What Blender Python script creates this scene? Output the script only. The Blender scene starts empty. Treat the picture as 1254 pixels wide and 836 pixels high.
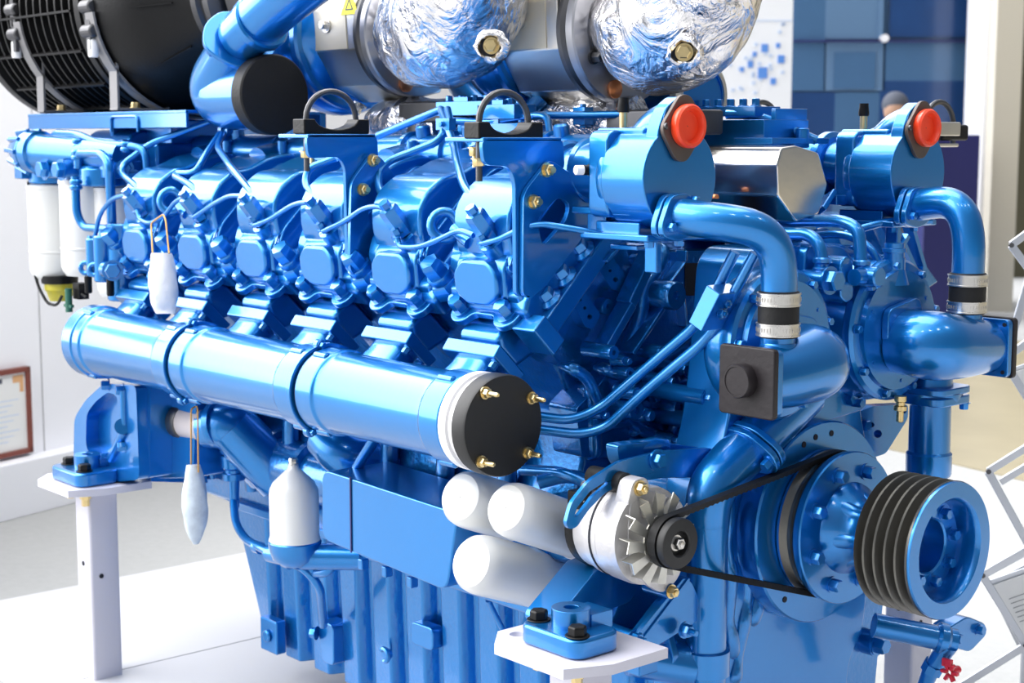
import bpy, bmesh, math, random
from mathutils import Vector, Matrix
from mathutils.geometry import tessellate_polygon
random.seed(7)
PI = math.pi
RT2 = math.sqrt(0.5)
OZ = 0.79                      # crankshaft height above the hall floor (engine coordinates have z = 0 at the crank)
COL = bpy.context.scene.collection

# ------------------------------------------------------------------ camera model (also used to read real positions)
IW, IH, FPX = 1254, 836, 1943.0
YAW, PIT = math.radians(139.2), math.radians(7.27)
CAM = Vector((1.602, -2.401, 0.73))
RR = Vector((math.sin(YAW), -math.cos(YAW), 0))
FW = Vector((math.cos(YAW)*math.cos(PIT), math.sin(YAW)*math.cos(PIT), -math.sin(PIT)))
UP = RR.cross(FW)

def A(px, py, x=None, y=None, z=None):
    """point of the engine where the sight line meets the plane x=, y= or z="""
    r = FW + RR*((px-IW/2)/FPX) + UP*((IH/2-py)/FPX)
    if x is not None: d = (x-CAM.x)/r.x
    elif y is not None: d = (y-CAM.y)/r.y
    else: d = (z-CAM.z)/r.z
    return CAM + r*d

def S(s, q, x=0.0):
    """bank coordinates: s along the deck (towards the valley), q outward from it"""
    return Vector((x, (s-q)*RT2, (s+q)*RT2))
TV = Vector((0, RT2, RT2)); NV = Vector((0, -RT2, RT2)); XV = Vector((1, 0, 0)); YV = Vector((0, 1, 0)); ZV = Vector((0, 0, 1))

# ------------------------------------------------------------------ materials
def _mat(name):
    m = bpy.data.materials.new(name); m.use_nodes = True
    nt = m.node_tree; b = nt.nodes['Principled BSDF']
    return m, nt, b

def mat(name, col, metal=0.0, rough=0.5, coat=0.0, bump=0.0, bscale=60.0, vary=0.0, vscale=4.0, rvary=0.0, spec=None, trans=0.0, bdet=3.0, aniso=None, bdist=0.004):
    m, nt, b = _mat(name)
    b.inputs['Base Color'].default_value = (*col, 1)
    b.inputs['Metallic'].default_value = metal
    b.inputs['Roughness'].default_value = rough
    b.inputs['Coat Weight'].default_value = coat
    b.inputs['Coat Roughness'].default_value = 0.10 if coat >= 1 else 0.08
    if coat >= 1: b.inputs['Coat IOR'].default_value = 1.5
    if spec is not None: b.inputs['Specular IOR Level'].default_value = spec
    if trans: b.inputs['Transmission Weight'].default_value = trans
    tc = nt.nodes.new('ShaderNodeTexCoord')
    if bump:
        n = nt.nodes.new('ShaderNodeTexNoise'); n.inputs['Scale'].default_value = bscale; n.inputs['Detail'].default_value = bdet
        nt.links.new(tc.outputs['Object'], n.inputs['Vector'])
        bp = nt.nodes.new('ShaderNodeBump'); bp.inputs['Strength'].default_value = bump; bp.inputs['Distance'].default_value = bdist
        nt.links.new(n.outputs['Fac'], bp.inputs['Height']); nt.links.new(bp.outputs['Normal'], b.inputs['Normal'])
    if vary or rvary:
        n = nt.nodes.new('ShaderNodeTexNoise'); n.inputs['Scale'].default_value = vscale; n.inputs['Detail'].default_value = 4
        nt.links.new(tc.outputs['Object'], n.inputs['Vector'])
        if vary:
            mx = nt.nodes.new('ShaderNodeMix'); mx.data_type = 'RGBA'
            mx.inputs['A'].default_value = (*[c*(1-vary) for c in col], 1); mx.inputs['B'].default_value = (*[min(1, c*(1+vary)) for c in col], 1)
            nt.links.new(n.outputs['Fac'], mx.inputs['Factor']); nt.links.new(mx.outputs['Result'], b.inputs['Base Color'])
        if rvary:
            mr = nt.nodes.new('ShaderNodeMapRange'); mr.inputs['To Min'].default_value = max(0.02, rough-rvary); mr.inputs['To Max'].default_value = rough+rvary
            nt.links.new(n.outputs['Fac'], mr.inputs['Value']); nt.links.new(mr.outputs['Result'], b.inputs['Roughness'])
    return m

M = {}
M['blue'] = mat('blue metallic engine paint', (0.001, 0.188, 0.545), 0.76, 0.33, 1.0, bump=0.12, bscale=45, vary=0.05, vscale=3, rvary=0.05, bdist=0.002)
M['blue_cast'] = mat('blue paint over rough casting', (0.001, 0.175, 0.51), 0.74, 0.30, 1.0, bump=0.55, bscale=90, bdet=2, rvary=0.06, bdist=0.0025)
M['black_plastic'] = mat('black moulded plastic', (0.006, 0.006, 0.0065), 0.0, 0.40, 0.0, spec=0.22, bump=0.15, bscale=150)
M['black_rubber'] = mat('black rubber', (0.009, 0.009, 0.0095), 0.0, 0.55, spec=0.3, bump=0.2, bscale=120)
M['black_flat'] = mat('black painted sheet', (0.012, 0.012, 0.012), 0.0, 0.5, bump=0.1, bscale=60)
M['dark_cover'] = mat('scuffed dark grey plastic cover', (0.016, 0.013, 0.015), 0.0, 0.42, spec=0.3, bump=0.2, bscale=70, vary=0.3, vscale=14)
M['groove'] = mat('machined grey groove metal', (0.16, 0.155, 0.14), 0.9, 0.42, bump=0.1, bscale=100)
M['steel'] = mat('bright steel', (0.62, 0.60, 0.57), 1.0, 0.28, rvary=0.08, vscale=20)
M['dark_steel'] = mat('dark oxidised steel', (0.10, 0.10, 0.105), 0.9, 0.42, vary=0.3, vscale=15)
M['strap_grey'] = mat('grey coated strap', (0.25, 0.245, 0.25), 0.3, 0.45)
M['flange_grey'] = mat('grey machined flange', (0.36, 0.36, 0.38), 0.85, 0.38, vary=0.15, vscale=10)
M['stainless'] = mat('brushed stainless', (0.66, 0.63, 0.57), 1.0, 0.33, bump=0.1, bscale=40, vary=0.15, vscale=6, rvary=0.1)
M['cream'] = mat('cream heat shield', (0.62, 0.56, 0.44), 0.45, 0.38, vary=0.12, vscale=6)
M['mirror_steel'] = mat('polished stainless', (0.72, 0.69, 0.64), 1.0, 0.17, bump=0.05, bscale=12, rvary=0.06)
M['brass'] = mat('yellow zinc brass', (0.72, 0.56, 0.28), 1.0, 0.3, vary=0.2, vscale=60)
M['white_paint'] = mat('white enamel', (0.80, 0.79, 0.80), 0.0, 0.32, 0.3, bump=0.06, bscale=20)
M['filter_white'] = mat('white enamel filter can', (0.74, 0.74, 0.72), 0.0, 0.28, 0.35, bump=0.03, bscale=10)
M['post_white'] = mat('white painted steel post', (0.60, 0.59, 0.665), 0.0, 0.42, 0.1, bump=0.12, bscale=35)
M['alu_cast'] = mat('cast aluminium', (0.60, 0.585, 0.59), 0.55, 0.42, bump=0.25, bscale=130)
M['alu_fan'] = mat('dull fan metal', (0.55, 0.54, 0.49), 0.8, 0.34, vary=0.2, vscale=40)
M['alu_bar'] = mat('anodised aluminium bar', (0.60, 0.62, 0.66), 0.7, 0.38)
M['red'] = mat('red plastic plug', (0.85, 0.055, 0.012), 0.0, 0.38, 0.2)
M['red_valve'] = mat('red painted valve handle', (0.62, 0.01, 0.03), 0.1, 0.35, 0.3)
M['copper'] = mat('copper sealing plug', (0.75, 0.28, 0.12), 0.9, 0.35)
M['gasket'] = mat('brown grey gasket plate', (0.11, 0.09, 0.08), 0.5, 0.5, vary=0.2, vscale=30)
M['bag'] = mat('white cloth desiccant bag', (0.84, 0.84, 0.86), 0.0, 0.85, bump=0.6, bscale=38, bdist=0.006)
M['bag_print'] = mat('pale blue marbled pouch', (0.60, 0.68, 0.80), 0.0, 0.6, bump=0.6, bscale=45, vary=0.34, vscale=34)
M['string'] = mat('orange twine', (0.60, 0.33, 0.08), 0.0, 0.8)
M['yellow'] = mat('yellow label', (0.85, 0.78, 0.05), 0.0, 0.5)
M['sensor_yellow'] = mat('clear yellow sensor bowl', (0.62, 0.55, 0.05), 0.0, 0.2, trans=0.2)
M['green'] = mat('dark green plug', (0.02, 0.12, 0.08), 0.0, 0.4)
M['white_tip'] = mat('white plastic tip', (0.9, 0.9, 0.9), 0.0, 0.4)
M['platform'] = mat('white laminate platform', (0.56, 0.56, 0.575), 0.0, 0.38, vary=0.02, vscale=2)
M['carpet'] = mat('light grey carpet', (0.42, 0.42, 0.41), 0.0, 0.95, bump=0.5, bscale=300, vary=0.08, vscale=40)
M['wood_floor'] = mat('pale oak floor', (0.36, 0.31, 0.20), 0.0, 0.35, vary=0.18, vscale=2.5)
M['wall_white'] = mat('white display wall', (0.90, 0.90, 0.93), 0.0, 0.6)
M['paper'] = mat('white paper', (0.84, 0.84, 0.82), 0.0, 0.7)
M['ink'] = mat('grey ink', (0.35, 0.35, 0.36), 0.0, 0.7)
M['ink_dark'] = mat('dark print', (0.08, 0.09, 0.12), 0.0, 0.7)
M['frame_wood'] = mat('reddish brown frame wood', (0.20, 0.045, 0.03), 0.0, 0.35, vary=0.2, vscale=30)
M['gold'] = mat('ornament orange print', (0.75, 0.42, 0.2), 0.0, 0.6)
M['column'] = mat('beige column', (0.60, 0.56, 0.47), 0.0, 0.7)
M['column_white'] = mat('white column edge', (0.82, 0.82, 0.84), 0.0, 0.6)
M['panel_white'] = mat('white graphic panel', (0.88, 0.90, 0.94), 0.0, 0.5)
M['dot_blue'] = mat('map marker blue', (0.10, 0.28, 0.75), 0.0, 0.5)
M['dot_pale'] = mat('map marker pale', (0.55, 0.66, 0.86), 0.0, 0.5)
M['glass_a'] = mat('steel blue glass panel', (0.055, 0.13, 0.25), 0.1, 0.2, 0.3, vary=0.15, vscale=0.8)
M['glass_b'] = mat('deep blue glass panel', (0.012, 0.05, 0.16), 0.1, 0.2, 0.3, vary=0.3, vscale=1.6)
M['glass_c'] = mat('light steel blue glass band', (0.11, 0.20, 0.33), 0.1, 0.2, 0.3, vary=0.12, vscale=0.8)
M['navy'] = mat('navy counter', (0.012, 0.014, 0.11), 0.0, 0.4)
M['dark_hall'] = mat('dark olive hall wall', (0.085, 0.075, 0.04), 0.0, 0.7)
M['skin'] = mat('skin', (0.42, 0.25, 0.17), 0.0, 0.6)
M['maroon'] = mat('dull maroon jacket', (0.075, 0.028, 0.06), 0.0, 0.8)
M['clear'] = mat('clear hose', (0.80, 0.72, 0.70), 0.0, 0.15, trans=0.3)
M['hole'] = mat('black shade of holes and seams', (0.004, 0.006, 0.015), 0.0, 0.7)  # flat black painted in for the shade inside holes and gaps

def foil_mat():
    m, nt, b = _mat('crumpled aluminium foil')
    b.inputs['Base Color'].default_value = (0.80, 0.785, 0.79, 1); b.inputs['Metallic'].default_value = 1.0; b.inputs['Roughness'].default_value = 0.27
    tc = nt.nodes.new('ShaderNodeTexCoord')
    v = nt.nodes.new('ShaderNodeTexVoronoi'); v.feature = 'DISTANCE_TO_EDGE'; v.inputs['Scale'].default_value = 9
    n = nt.nodes.new('ShaderNodeTexNoise'); n.inputs['Scale'].default_value = 8; n.inputs['Detail'].default_value = 5; n.inputs['Distortion'].default_value = 2.2
    mixv = nt.nodes.new('ShaderNodeMix'); mixv.data_type = 'RGBA'; mixv.inputs['Factor'].default_value = 0.12
    nt.links.new(tc.outputs['Object'], n.inputs['Vector']); nt.links.new(tc.outputs['Object'], mixv.inputs['A']); nt.links.new(n.outputs['Color'], mixv.inputs['B'])
    nt.links.new(mixv.outputs['Result'], v.inputs['Vector'])
    ad = nt.nodes.new('ShaderNodeMath'); ad.operation = 'MULTIPLY_ADD'; ad.inputs[1].default_value = 1.2
    nt.links.new(v.outputs['Distance'], ad.inputs[0]); nt.links.new(n.outputs['Fac'], ad.inputs[2])
    bp = nt.nodes.new('ShaderNodeBump'); bp.inputs['Strength'].default_value = 0.75; bp.inputs['Distance'].default_value = 0.022
    nt.links.new(ad.outputs[0], bp.inputs['Height']); nt.links.new(bp.outputs['Normal'], b.inputs['Normal'])
    return m
M['foil'] = foil_mat()

# ------------------------------------------------------------------ mesh builder
class MB:
    def __init__(self): self.bm = bmesh.new()
    def _ring(self, c, u, v, r, seg, ph=0.0):
        return [self.bm.verts.new(c + u*(r*math.cos(2*PI*k/seg+ph)) + v*(r*math.sin(2*PI*k/seg+ph))) for k in range(seg)]
    def _bridge(self, a, b):
        n = len(a)
        for k in range(n):
            try: self.bm.faces.new((a[k], a[(k+1) % n], b[(k+1) % n], b[k]))
            except ValueError: pass
    def _basis(self, ax):
        ax = Vector(ax).normalized()
        h = Vector((0, 0, 1)) if abs(ax.z) < 0.9 else Vector((0, 1, 0))
        u = h.cross(ax).normalized(); v = ax.cross(u)
        return ax, u, v
    def lathe(self, prof, o, ax, seg=32, caps=True, ph=0.0):
        """prof: list of (radius, height along ax)"""
        o = Vector(o); ax, u, v = self._basis(ax); prev = None; first = None
        for (r, h) in prof:
            ring = self._ring(o + ax*h, u, v, max(r, 1e-5), seg, ph)
            if prev: self._bridge(prev, ring)
            else: first = ring
            prev = ring
        if caps:
            self.bm.faces.new(list(reversed(first))); self.bm.faces.new(prev)
        return self
    def cyl(self, p0, p1, r, r2=None, seg=24, ch=0.0):
        p0 = Vector(p0); p1 = Vector(p1); L = (p1-p0).length; r2 = r if r2 is None else r2
        if ch: return self.lathe([(r-ch, 0), (r, ch), (r2, L-ch), (r2-ch, L)], p0, p1-p0, seg)
        return self.lathe([(r, 0), (r2, L)], p0, p1-p0, seg)
    def hexn(self, p, ax, r, h, seg=6, washer=True, stud=0.0, ph=0.0):
        """hexagon head with a chamfered top and a washer"""
        ax = Vector(ax).normalized(); p = Vector(p); w = 0.0
        if washer: self.lathe([(r*1.28, 0), (r*1.28, h*0.16)], p, ax, 20); w = h*0.16
        self.lathe([(r, w), (r, w+h*0.82), (r*0.86, w+h)], p, ax, 6, ph=ph)
        if stud: self.lathe([(r*0.5, w+h), (r*0.5, w+h+stud*0.9), (r*0.38, w+h+stud)], p, ax, 12)
        return self
    def tube(self, pts, r, seg=14, bend=0.0, caps=True, n=6):
        """swept round tube through pts, corners rounded with radius bend; r number or list per given point"""
        P = [Vector(p) for p in pts]; R = list(r) if isinstance(r, (list, tuple)) else [r]*len(P)
        Q = [P[0]]; QR = [R[0]]
        for i in range(1, len(P)-1):
            a, b, c = P[i-1], P[i], P[i+1]
            d0 = (a-b); d1 = (c-b); l = min(bend, d0.length*0.48, d1.length*0.48) if bend else 0
            if l < 1e-5: Q.append(b); QR.append(R[i]); continue
            p0 = b + d0.normalized()*l; p1 = b + d1.normalized()*l
            r0 = R[i] + (R[i-1]-R[i])*(l/d0.length); r1 = R[i] + (R[i+1]-R[i])*(l/d1.length)
            for k in range(n+1):
                t = k/n
                Q.append(p0*(1-t)**2 + b*(2*t*(1-t)) + p1*t*t); QR.append(r0*(1-t)**2 + R[i]*2*t*(1-t) + r1*t*t)
        Q.append(P[-1]); QR.append(R[-1])
        tan = [(Q[min(i+1, len(Q)-1)]-Q[max(i-1, 0)]).normalized() for i in range(len(Q))]
        _, u, v = self._basis(tan[0]); prev = None; first = None
        for i, (q, rr) in enumerate(zip(Q, QR)):
            if i:
                rot = tan[i-1].rotation_difference(tan[i]); u = rot @ u; v = rot @ v
            ring = self._ring(q, u, v, rr, seg)
            if prev: self._bridge(prev, ring)
            else: first = ring
            prev = ring
        if caps:
            self.bm.faces.new(list(reversed(first))); self.bm.faces.new(prev)
        return self
    def prism(self, poly, fn0, fn1, holes=()):
        """closed solid: 2D outline mapped by fn0 and fn1 to its two faces"""
        loops = [list(poly)] + [list(h) for h in holes]
        flat = [p for l in loops for p in l]
        v0 = [self.bm.verts.new(fn0(*p)) for p in flat]; v1 = [self.bm.verts.new(fn1(*p)) for p in flat]
        if holes:
            for t in tessellate_polygon([[Vector((p[0], p[1], 0)) for p in l] for l in loops]):
                try:
                    self.bm.faces.new([v0[i] for i in reversed(t)]); self.bm.faces.new([v1[i] for i in t])
                except ValueError: pass
        else:
            self.bm.faces.new(list(reversed(v0))); self.bm.faces.new(v1)
        k = 0
        for l in loops:
            n = len(l)
            for i in range(n):
                a, b = k+i, k+(i+1) % n
                self.bm.faces.new((v0[a], v0[b], v1[b], v1[a]))
            k += n
        return self
    def px(self, poly, x0, x1, holes=()):   # outline (y, z), extruded along x
        return self.prism(poly, lambda a, b: Vector((x0, a, b)), lambda a, b: Vector((x1, a, b)), holes)
    def py(self, poly, y0, y1, holes=()):   # outline (x, z), extruded along y
        return self.prism(poly, lambda a, b: Vector((a, y0, b)), lambda a, b: Vector((a, y1, b)), holes)
    def pz(self, poly, z0, z1, holes=()):
        return self.prism(poly, lambda a, b: Vector((a, b, z0)), lambda a, b: Vector((a, b, z1)), holes)
    def ps(self, poly, x0, x1, holes=()):   # outline (s, q) in bank coordinates, extruded along x
        return self.prism(poly, lambda a, b: S(a, b, x0), lambda a, b: S(a, b, x1), holes)
    def psx(self, poly, q0, q1, holes=()):  # outline (x, s), extruded along q
        return self.prism(poly, lambda a, b: S(b, q0, a), lambda a, b: S(b, q1, a), holes)
    def box(self, c, sz, rot=None):
        c = Vector(c); hx, hy, hz = sz[0]/2, sz[1]/2, sz[2]/2
        R = rot if rot is not None else Matrix.Identity(3)
        v = [self.bm.verts.new(c + R @ Vector((sx*hx, sy*hy, sz_*hz))) for sx in (-1, 1) for sy in (-1, 1) for sz_ in (-1, 1)]
        for f in ((0, 1, 3, 2), (4, 6, 7, 5), (0, 4, 5, 1), (2, 3, 7, 6), (0, 2, 6, 4), (1, 5, 7, 3)): self.bm.faces.new([v[i] for i in f])
        return self
    def bar(self, p0, p1, w, t, up=(0, 0, 1)):
        """flat bar from p0 to p1: width w across, thickness t along up"""
        p0 = Vector(p0); p1 = Vector(p1); d = (p1-p0); L = d.length; d.normalize()
        u = Vector(up); s = d.cross(u).normalized(); u = s.cross(d)
        R = Matrix((d, s, u)).transposed()
        return self.box((p0+p1)/2, (L, w, t), R)
    def torus(self, c, ax, R, r, seg=32, rs=12, a0=0.0, a1=2*PI, e=1.0):
        ax, u, v = self._basis(ax); c = Vector(c); full = abs(a1-a0-2*PI) < 1e-4
        n = seg if full else seg+1; rings = []
        for k in range(n):
            a = a0+(a1-a0)*k/seg; d = u*math.cos(a)+v*math.sin(a)
            rings.append([self.bm.verts.new(c + d*R + d*(r*e*math.cos(2*PI*j/rs)) + ax*(r*math.sin(2*PI*j/rs))) for j in range(rs)])
        for k in range(n-1): self._bridge(rings[k], rings[k+1])
        if full: self._bridge(rings[-1], rings[0])
        else: self.bm.faces.new(list(reversed(rings[0]))); self.bm.faces.new(rings[-1])
        return self
    def sphere(self, c, r, seg=20, sc=(1, 1, 1)):
        bmesh.ops.create_uvsphere(self.bm, u_segments=seg, v_segments=max(8, seg//2), radius=r, matrix=Matrix.Translation(Vector(c)) @ Matrix.Diagonal((*sc, 1)))
        return self
    def build(self, name, m, parent=None, bevel=0.0, seg=2, ang=35, sub=0, off=None, matobj=None):
        bm = self.bm
        bmesh.ops.recalc_face_normals(bm, faces=bm.faces)
        lim = math.radians(ang)
        for f in bm.faces: f.smooth = True
        for e in bm.edges:
            if len(e.link_faces) == 2 and e.calc_face_angle(0) > lim: e.smooth = False
        me = bpy.data.meshes.new(name); bm.to_mesh(me); bm.free()
        me.materials.append(M[m])
        o = bpy.data.objects.new(name, me); COL.objects.link(o)
        if parent: o.parent = parent
        if off is not None: o.location = off
        if bevel:
            for p in me.polygons: p.use_smooth = True
            b = o.modifiers.new('bevel', 'BEVEL'); b.width = bevel; b.segments = seg; b.limit_method = 'ANGLE'; b.angle_limit = math.radians(24); b.harden_normals = True
            b.use_clamp_overlap = True
        if sub:
            s = o.modifiers.new('sub', 'SUBSURF'); s.levels = sub; s.render_levels = sub
        return o

def rrect(x0, y0, x1, y1, r, n=4):
    out = []
    for (cx, cy, a) in ((x1-r, y0+r, -90), (x1-r, y1-r, 0), (x0+r, y1-r, 90), (x0+r, y0+r, 180)):
        for k in range(n+1):
            t = math.radians(a+90*k/n); out.append((cx+r*math.cos(t), cy+r*math.sin(t)))
    return out
def circ(cx, cy, r, n=24, ry=None):
    ry = r if ry is None else ry
    return [(cx+r*math.cos(2*PI*k/n), cy+ry*math.sin(2*PI*k/n)) for k in range(n)]
def rpoly(pts, r, n=3):
    """2D outline with rounded corners"""
    out = []; N = len(pts)
    for i in range(N):
        a, b, c = Vector(pts[i-1]), Vector(pts[i]), Vector(pts[(i+1) % N])
        d0, d1 = a-b, c-b; l = min(r, d0.length*0.45, d1.length*0.45)
        p0 = b+d0.normalized()*l; p1 = b+d1.normalized()*l
        for k in range(n+1):
            t = k/n; q = p0*(1-t)**2+b*(2*t*(1-t))+p1*t*t; out.append((q.x, q.y))
    return out
def yz(v): return (v.y, v.z)
def xz(v): return (v.x, v.z)
def PX(x, pts): return [yz(A(a, b, x=x)) for a, b in pts]
def PY(y, pts): return [xz(A(a, b, y=y)) for a, b in pts]
def PP(pts): return [A(a, b, y=y) for a, b, y in pts]

def empty(name, loc, label=None, cat=None, group=None):
    o = bpy.data.objects.new(name, None); COL.objects.link(o); o.location = loc; o.empty_display_size = 0.1
    tag(o, label, cat, group); return o
def tag(o, label=None, cat=None, group=None, kind=None):
    if label: o['label'] = label
    if cat: o['category'] = cat
    if group: o['group'] = group
    if kind: o['kind'] = kind
    return o

BASE = Vector((-1.2, 0, -0.56))
ENG = empty('diesel_engine', BASE + Vector((0, 0, OZ)), 'large bright blue metallic diesel engine resting on white posts', 'engine')
OFF = -BASE
def part(mb, name, m, bevel=0.0, **k):
    """a part of the engine, modelled in engine coordinates"""
    return mb.build(name, m, ENG, bevel, off=OFF, **k)
def sub_(mb, name, m, parent, bevel=0.0, **k):
    return mb.build(name, m, parent, bevel, **k)
def copy_part(o, delta, parent=None):
    c = o.copy(); COL.objects.link(c)
    c.location = o.location + Vector(delta)
    c.parent = parent if parent else o.parent
    for ch in [x for x in bpy.data.objects if x.parent == o and x is not c]:
        d = ch.copy(); COL.objects.link(d); d.parent = c
    return c
# ================================================================== BLOCK
m = MB()
# crankcase and near bank, one casting
bank = lambda sg: [(sg*abs(a), b) for a, b in [(-.33,-.20),(-.335,-.02),(-.30,.10),(-.33,.22)]]
def SY(s, q): v = S(s, q); return (v.y, v.z)
near = [(-.33,-.20),(-.335,-.02),(-.30,.10),(-.31,.20), SY(-.045,.50), SY(-.045,.60), SY(.27,.60), SY(.27,.47), (-.06,.46)]
far = [(-y, z) for y, z in reversed(near)]
m.px(near+far, -2.15, -.62)
part(m, 'engine_block', 'blue_cast', .012)
# cylinder barrels bulging on the bank side (between the exhaust necks)
for k in range(6):
    xk = -.69-.264*k
    mb = MB(); mb.cyl(S(.06,.34,xk-(.04 if k == 0 else 0)), S(.06,.585,xk-(.04 if k == 0 else 0)), .118 if k else .105, seg=28)
    part(mb, 'cylinder_barrel', 'blue_cast', .006)
# ------------------------------------------------------------------ front end of the near bank: plates, bosses, ribs
m = MB()
m.px(PX(-.60, [(640,385),(722,262),(765,300),(800,356),(815,385),(775,452),(745,470),(715,468),(680,440)]), -.68, -.60)
bf = part(m, 'bank_end_cover', 'blue_cast', .006)
for pts in ([(712,312),(730,302),(757,338),(750,357),(737,352)], [(684,356),(699,348),(725,384),(715,402),(705,398)]):
    m = MB(); hl = []
    (x0,y0),(x1,y1) = ((pts[0][0]+pts[1][0])/2, (pts[0][1]+pts[1][1])/2), ((pts[2][0]+pts[4][0])/2, (pts[2][1]+pts[3][1])/2)
    for t in (.14,.34,.58,.84): hl.append(list(reversed(PX(-.6, circ(x0+(x1-x0)*t, y0+(y1-y0)*t, 2.0 if t in (.34,.58) else 3.0, 12)))))
    m.px(rpoly(PX(-.6, pts), .008), -.60, -.575, hl)
    part(m, 'slotted_plate', 'blue', .0)
for (a, b, r) in ((735,374,.017),(790,315,.016),(745,300,.015),(775,318,.012)):
    m = MB(); c = A(a, b, x=-.6); m.lathe([(r,0),(r,.018),(r*.85,.022),(r*.3,.022),(r*.28,.012)], c, XV, 24); part(m, 'cover_boss', 'blue')
# head end ledge and gasket line
m = MB(); m.ps([(-.075,.572),(.215,.572),(.215,.612),(-.075,.612)], -.60, -.545)
m.ps([(-.085,.556),(-.045,.556),(-.045,.628),(-.085,.628)], -.60, -.535); part(m, 'deck_ledge', 'blue', .004)
for s in (.0,.055,.12,.18):
    m = MB(); m.hexn(S(s,.612,-.57), NV, .017, .024); m.lathe([(.024,.0),(.026,.006),(.018,.012)], S(s,.612,-.57), NV, 20); part(m, 'deck_nut', 'blue', 0)

# ================================================================== CYLINDER HEADS (six on the near bank)
HX = [-.69-.263*k for k in range(6)]
HX[0] = -.685; HX[4] = -1.745; HX[5] = -2.03
def make_head():
    m = MB()
    m.ps([(-.06,.598),(.285,.598),(.285,.66),(-.035,.66),(-.06,.645)], -.118, .118)
    m.ps([(-.05,.64),(-.04,.67),(.27,.67),(.27,.64)], -.105, .105)
    h = part(m, 'cylinder_head', 'blue', .010, )
    # rocker cover: rounded nose lobe, step, tall hump falling to the intake side
    m = MB()
    nose = [(-.045,.645),(-.062,.662),(-.020,.718),(.010,.724),(.065,.724),(.065,.645)]
    m.ps(rpoly([(-.045,.645),(-.048,.665),(-.012,.708),(.012,.716),(.065,.716),(.065,.645)], .010, 2), -.072, .072)
    fn = (NV*.62-TV*.78).normalized(); fu = (TV*.62+NV*.78).normalized(); fc = S(-.036,.690)
    og = [(-.030,-.042),(.032,-.042),(.062,-.022),(.064,.018),(.040,.044),(-.038,.044),(-.064,.018),(-.062,-.022)]
    m.prism(rpoly(og, .012, 3), lambda a, b: fc+XV*a+fu*b-fn*.055, lambda a, b: fc+XV*a+fu*b+fn*.007)
    sub_(m, 'cover_nose', 'blue', h, .012, seg=4)
    m = MB()
    hump = [(.010,.655),(.010,.705),(.030,.745),(.062,.778),(.100,.788),(.150,.780),(.176,.758),(.235,.735),(.285,.702),(.312,.655)]
    m.ps(rpoly(hump, .014, 2), -.082, .084)
    sub_(m, 'rocker_cover', 'blue', h, .020, seg=4)
    m = MB()   # shoulder bulges either side of the injector and the rear low skirt
    m.ps(rpoly([(-.01,.655),(-.012,.70),(.03,.724),(.15,.724),(.26,.70),(.27,.655)], .02), -.100, .095)
    sub_(m, 'cover_skirt', 'blue', h, .018, seg=4)
    # injector socket and hexagon union
    m = MB(); m.lathe([(.030,-.02),(.030,.012),(.022,.014),(.022,.004)], S(.032,.728,.030), NV, 24); sub_(m, 'injector_socket', 'blue', h)
    m = MB(); m.lathe([(.012,-.03),(.012,.0),(.0205,.001),(.0205,.060),(.018,.065),(.011,.066),(.011,.080)], S(.030,.742,.030), (NV+TV*.08), 6)
    sub_(m, 'injector_union', 'blue', h)
    m = MB(); m.torus(S(.030,.752,.030), NV, .016, .0028, 20, 8, 0.4, 5.2); sub_(m, 'lock_ring', 'blue', h)
    # exhaust flange, two bolts
    m = MB()
    fl = [(-.095,-.078),(-.098,-.048),(-.074,-.028),(-.03,-.034),(.03,-.034),(.074,-.028),(.098,-.048),(.095,-.078),(.07,-.094),(.042,-.088),(.03,-.068),(-.03,-.068),(-.042,-.088),(-.07,-.094)]
    m.psx(rpoly(fl, .016, 3), .622, .637); sub_(m, 'exhaust_flange', 'blue', h, .003)
    for sx in (-1, 1):
        m = MB(); m.hexn(S(-.062,.637,.066*sx), NV, .0165, .026); m.lathe([(.016,.026),(.013,.030)], S(-.062,.637,.066*sx), NV, 6); sub_(m, 'flange_bolt', 'blue', h)
    m = MB(); m.ps([(-.05,.60),(-.078,.618),(-.105,.622),(-.118,.60),(-.118,.545),(-.05,.52)], -.060, .060); sub_(m, 'exhaust_port', 'blue', h, .012, seg=3)
    m = MB(); m.ps([(-.118,.532),(-.118,.620),(-.146,.616),(-.146,.536)], -.078, .078); sub_(m, 'neck_flange', 'blue', h, .004)
    m = MB()
    prv = None
    for (s, w, q0, q1) in ((-.140,.052,.548,.606),(-.165,.054,.548,.606),(-.195,.058,.545,.610),(-.26,.066,.54,.615)):
        ring = [m.bm.verts.new(S(s, b, a)) for a, b in rrect(-w, q0, w, q1, .022, 4)]
        if prv: m._bridge(prv, ring)
        else: m.bm.faces.new(ring)
        prv = ring
    m.bm.faces.new(list(reversed(prv))); sub_(m, 'exhaust_neck', 'blue', h)
    for (x, q) in ((.068,.556),(.068,.598)):
        m = MB(); m.hexn(S(-.146,q,x), -TV, .008, .012); sub_(m, 'neck_nut', 'blue', h)
    # tall pillar bolt between this head and the next
    m = MB(); b = S(-.022,.64,-.131); m.lathe([(.034,0),(.034,.028),(.030,.033)], b, NV, 6, ph=.3); m.lathe([(.026,.033),(.028,.045),(.026,.05)], b, NV, 24)
    m.lathe([(.0235,.05),(.0235,.078),(.020,.084)], b, NV, 6, ph=.5); sub_(m, 'pillar_bolt', 'blue', h)
    m = MB(); b = S(-.005,.70,.080); m.lathe([(.010,0),(.010,.008)], b, (XV+NV*.6), 12); m.torus(b+(XV+NV*.6)*.008, (XV+NV*.6), .007, .0018, 14, 6); m.bar(b+NV*.01+XV*.004, b+NV*.02+TV*.024+XV*.004, .005, .003); sub_(m, 'cover_lug', 'blue', h)
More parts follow.
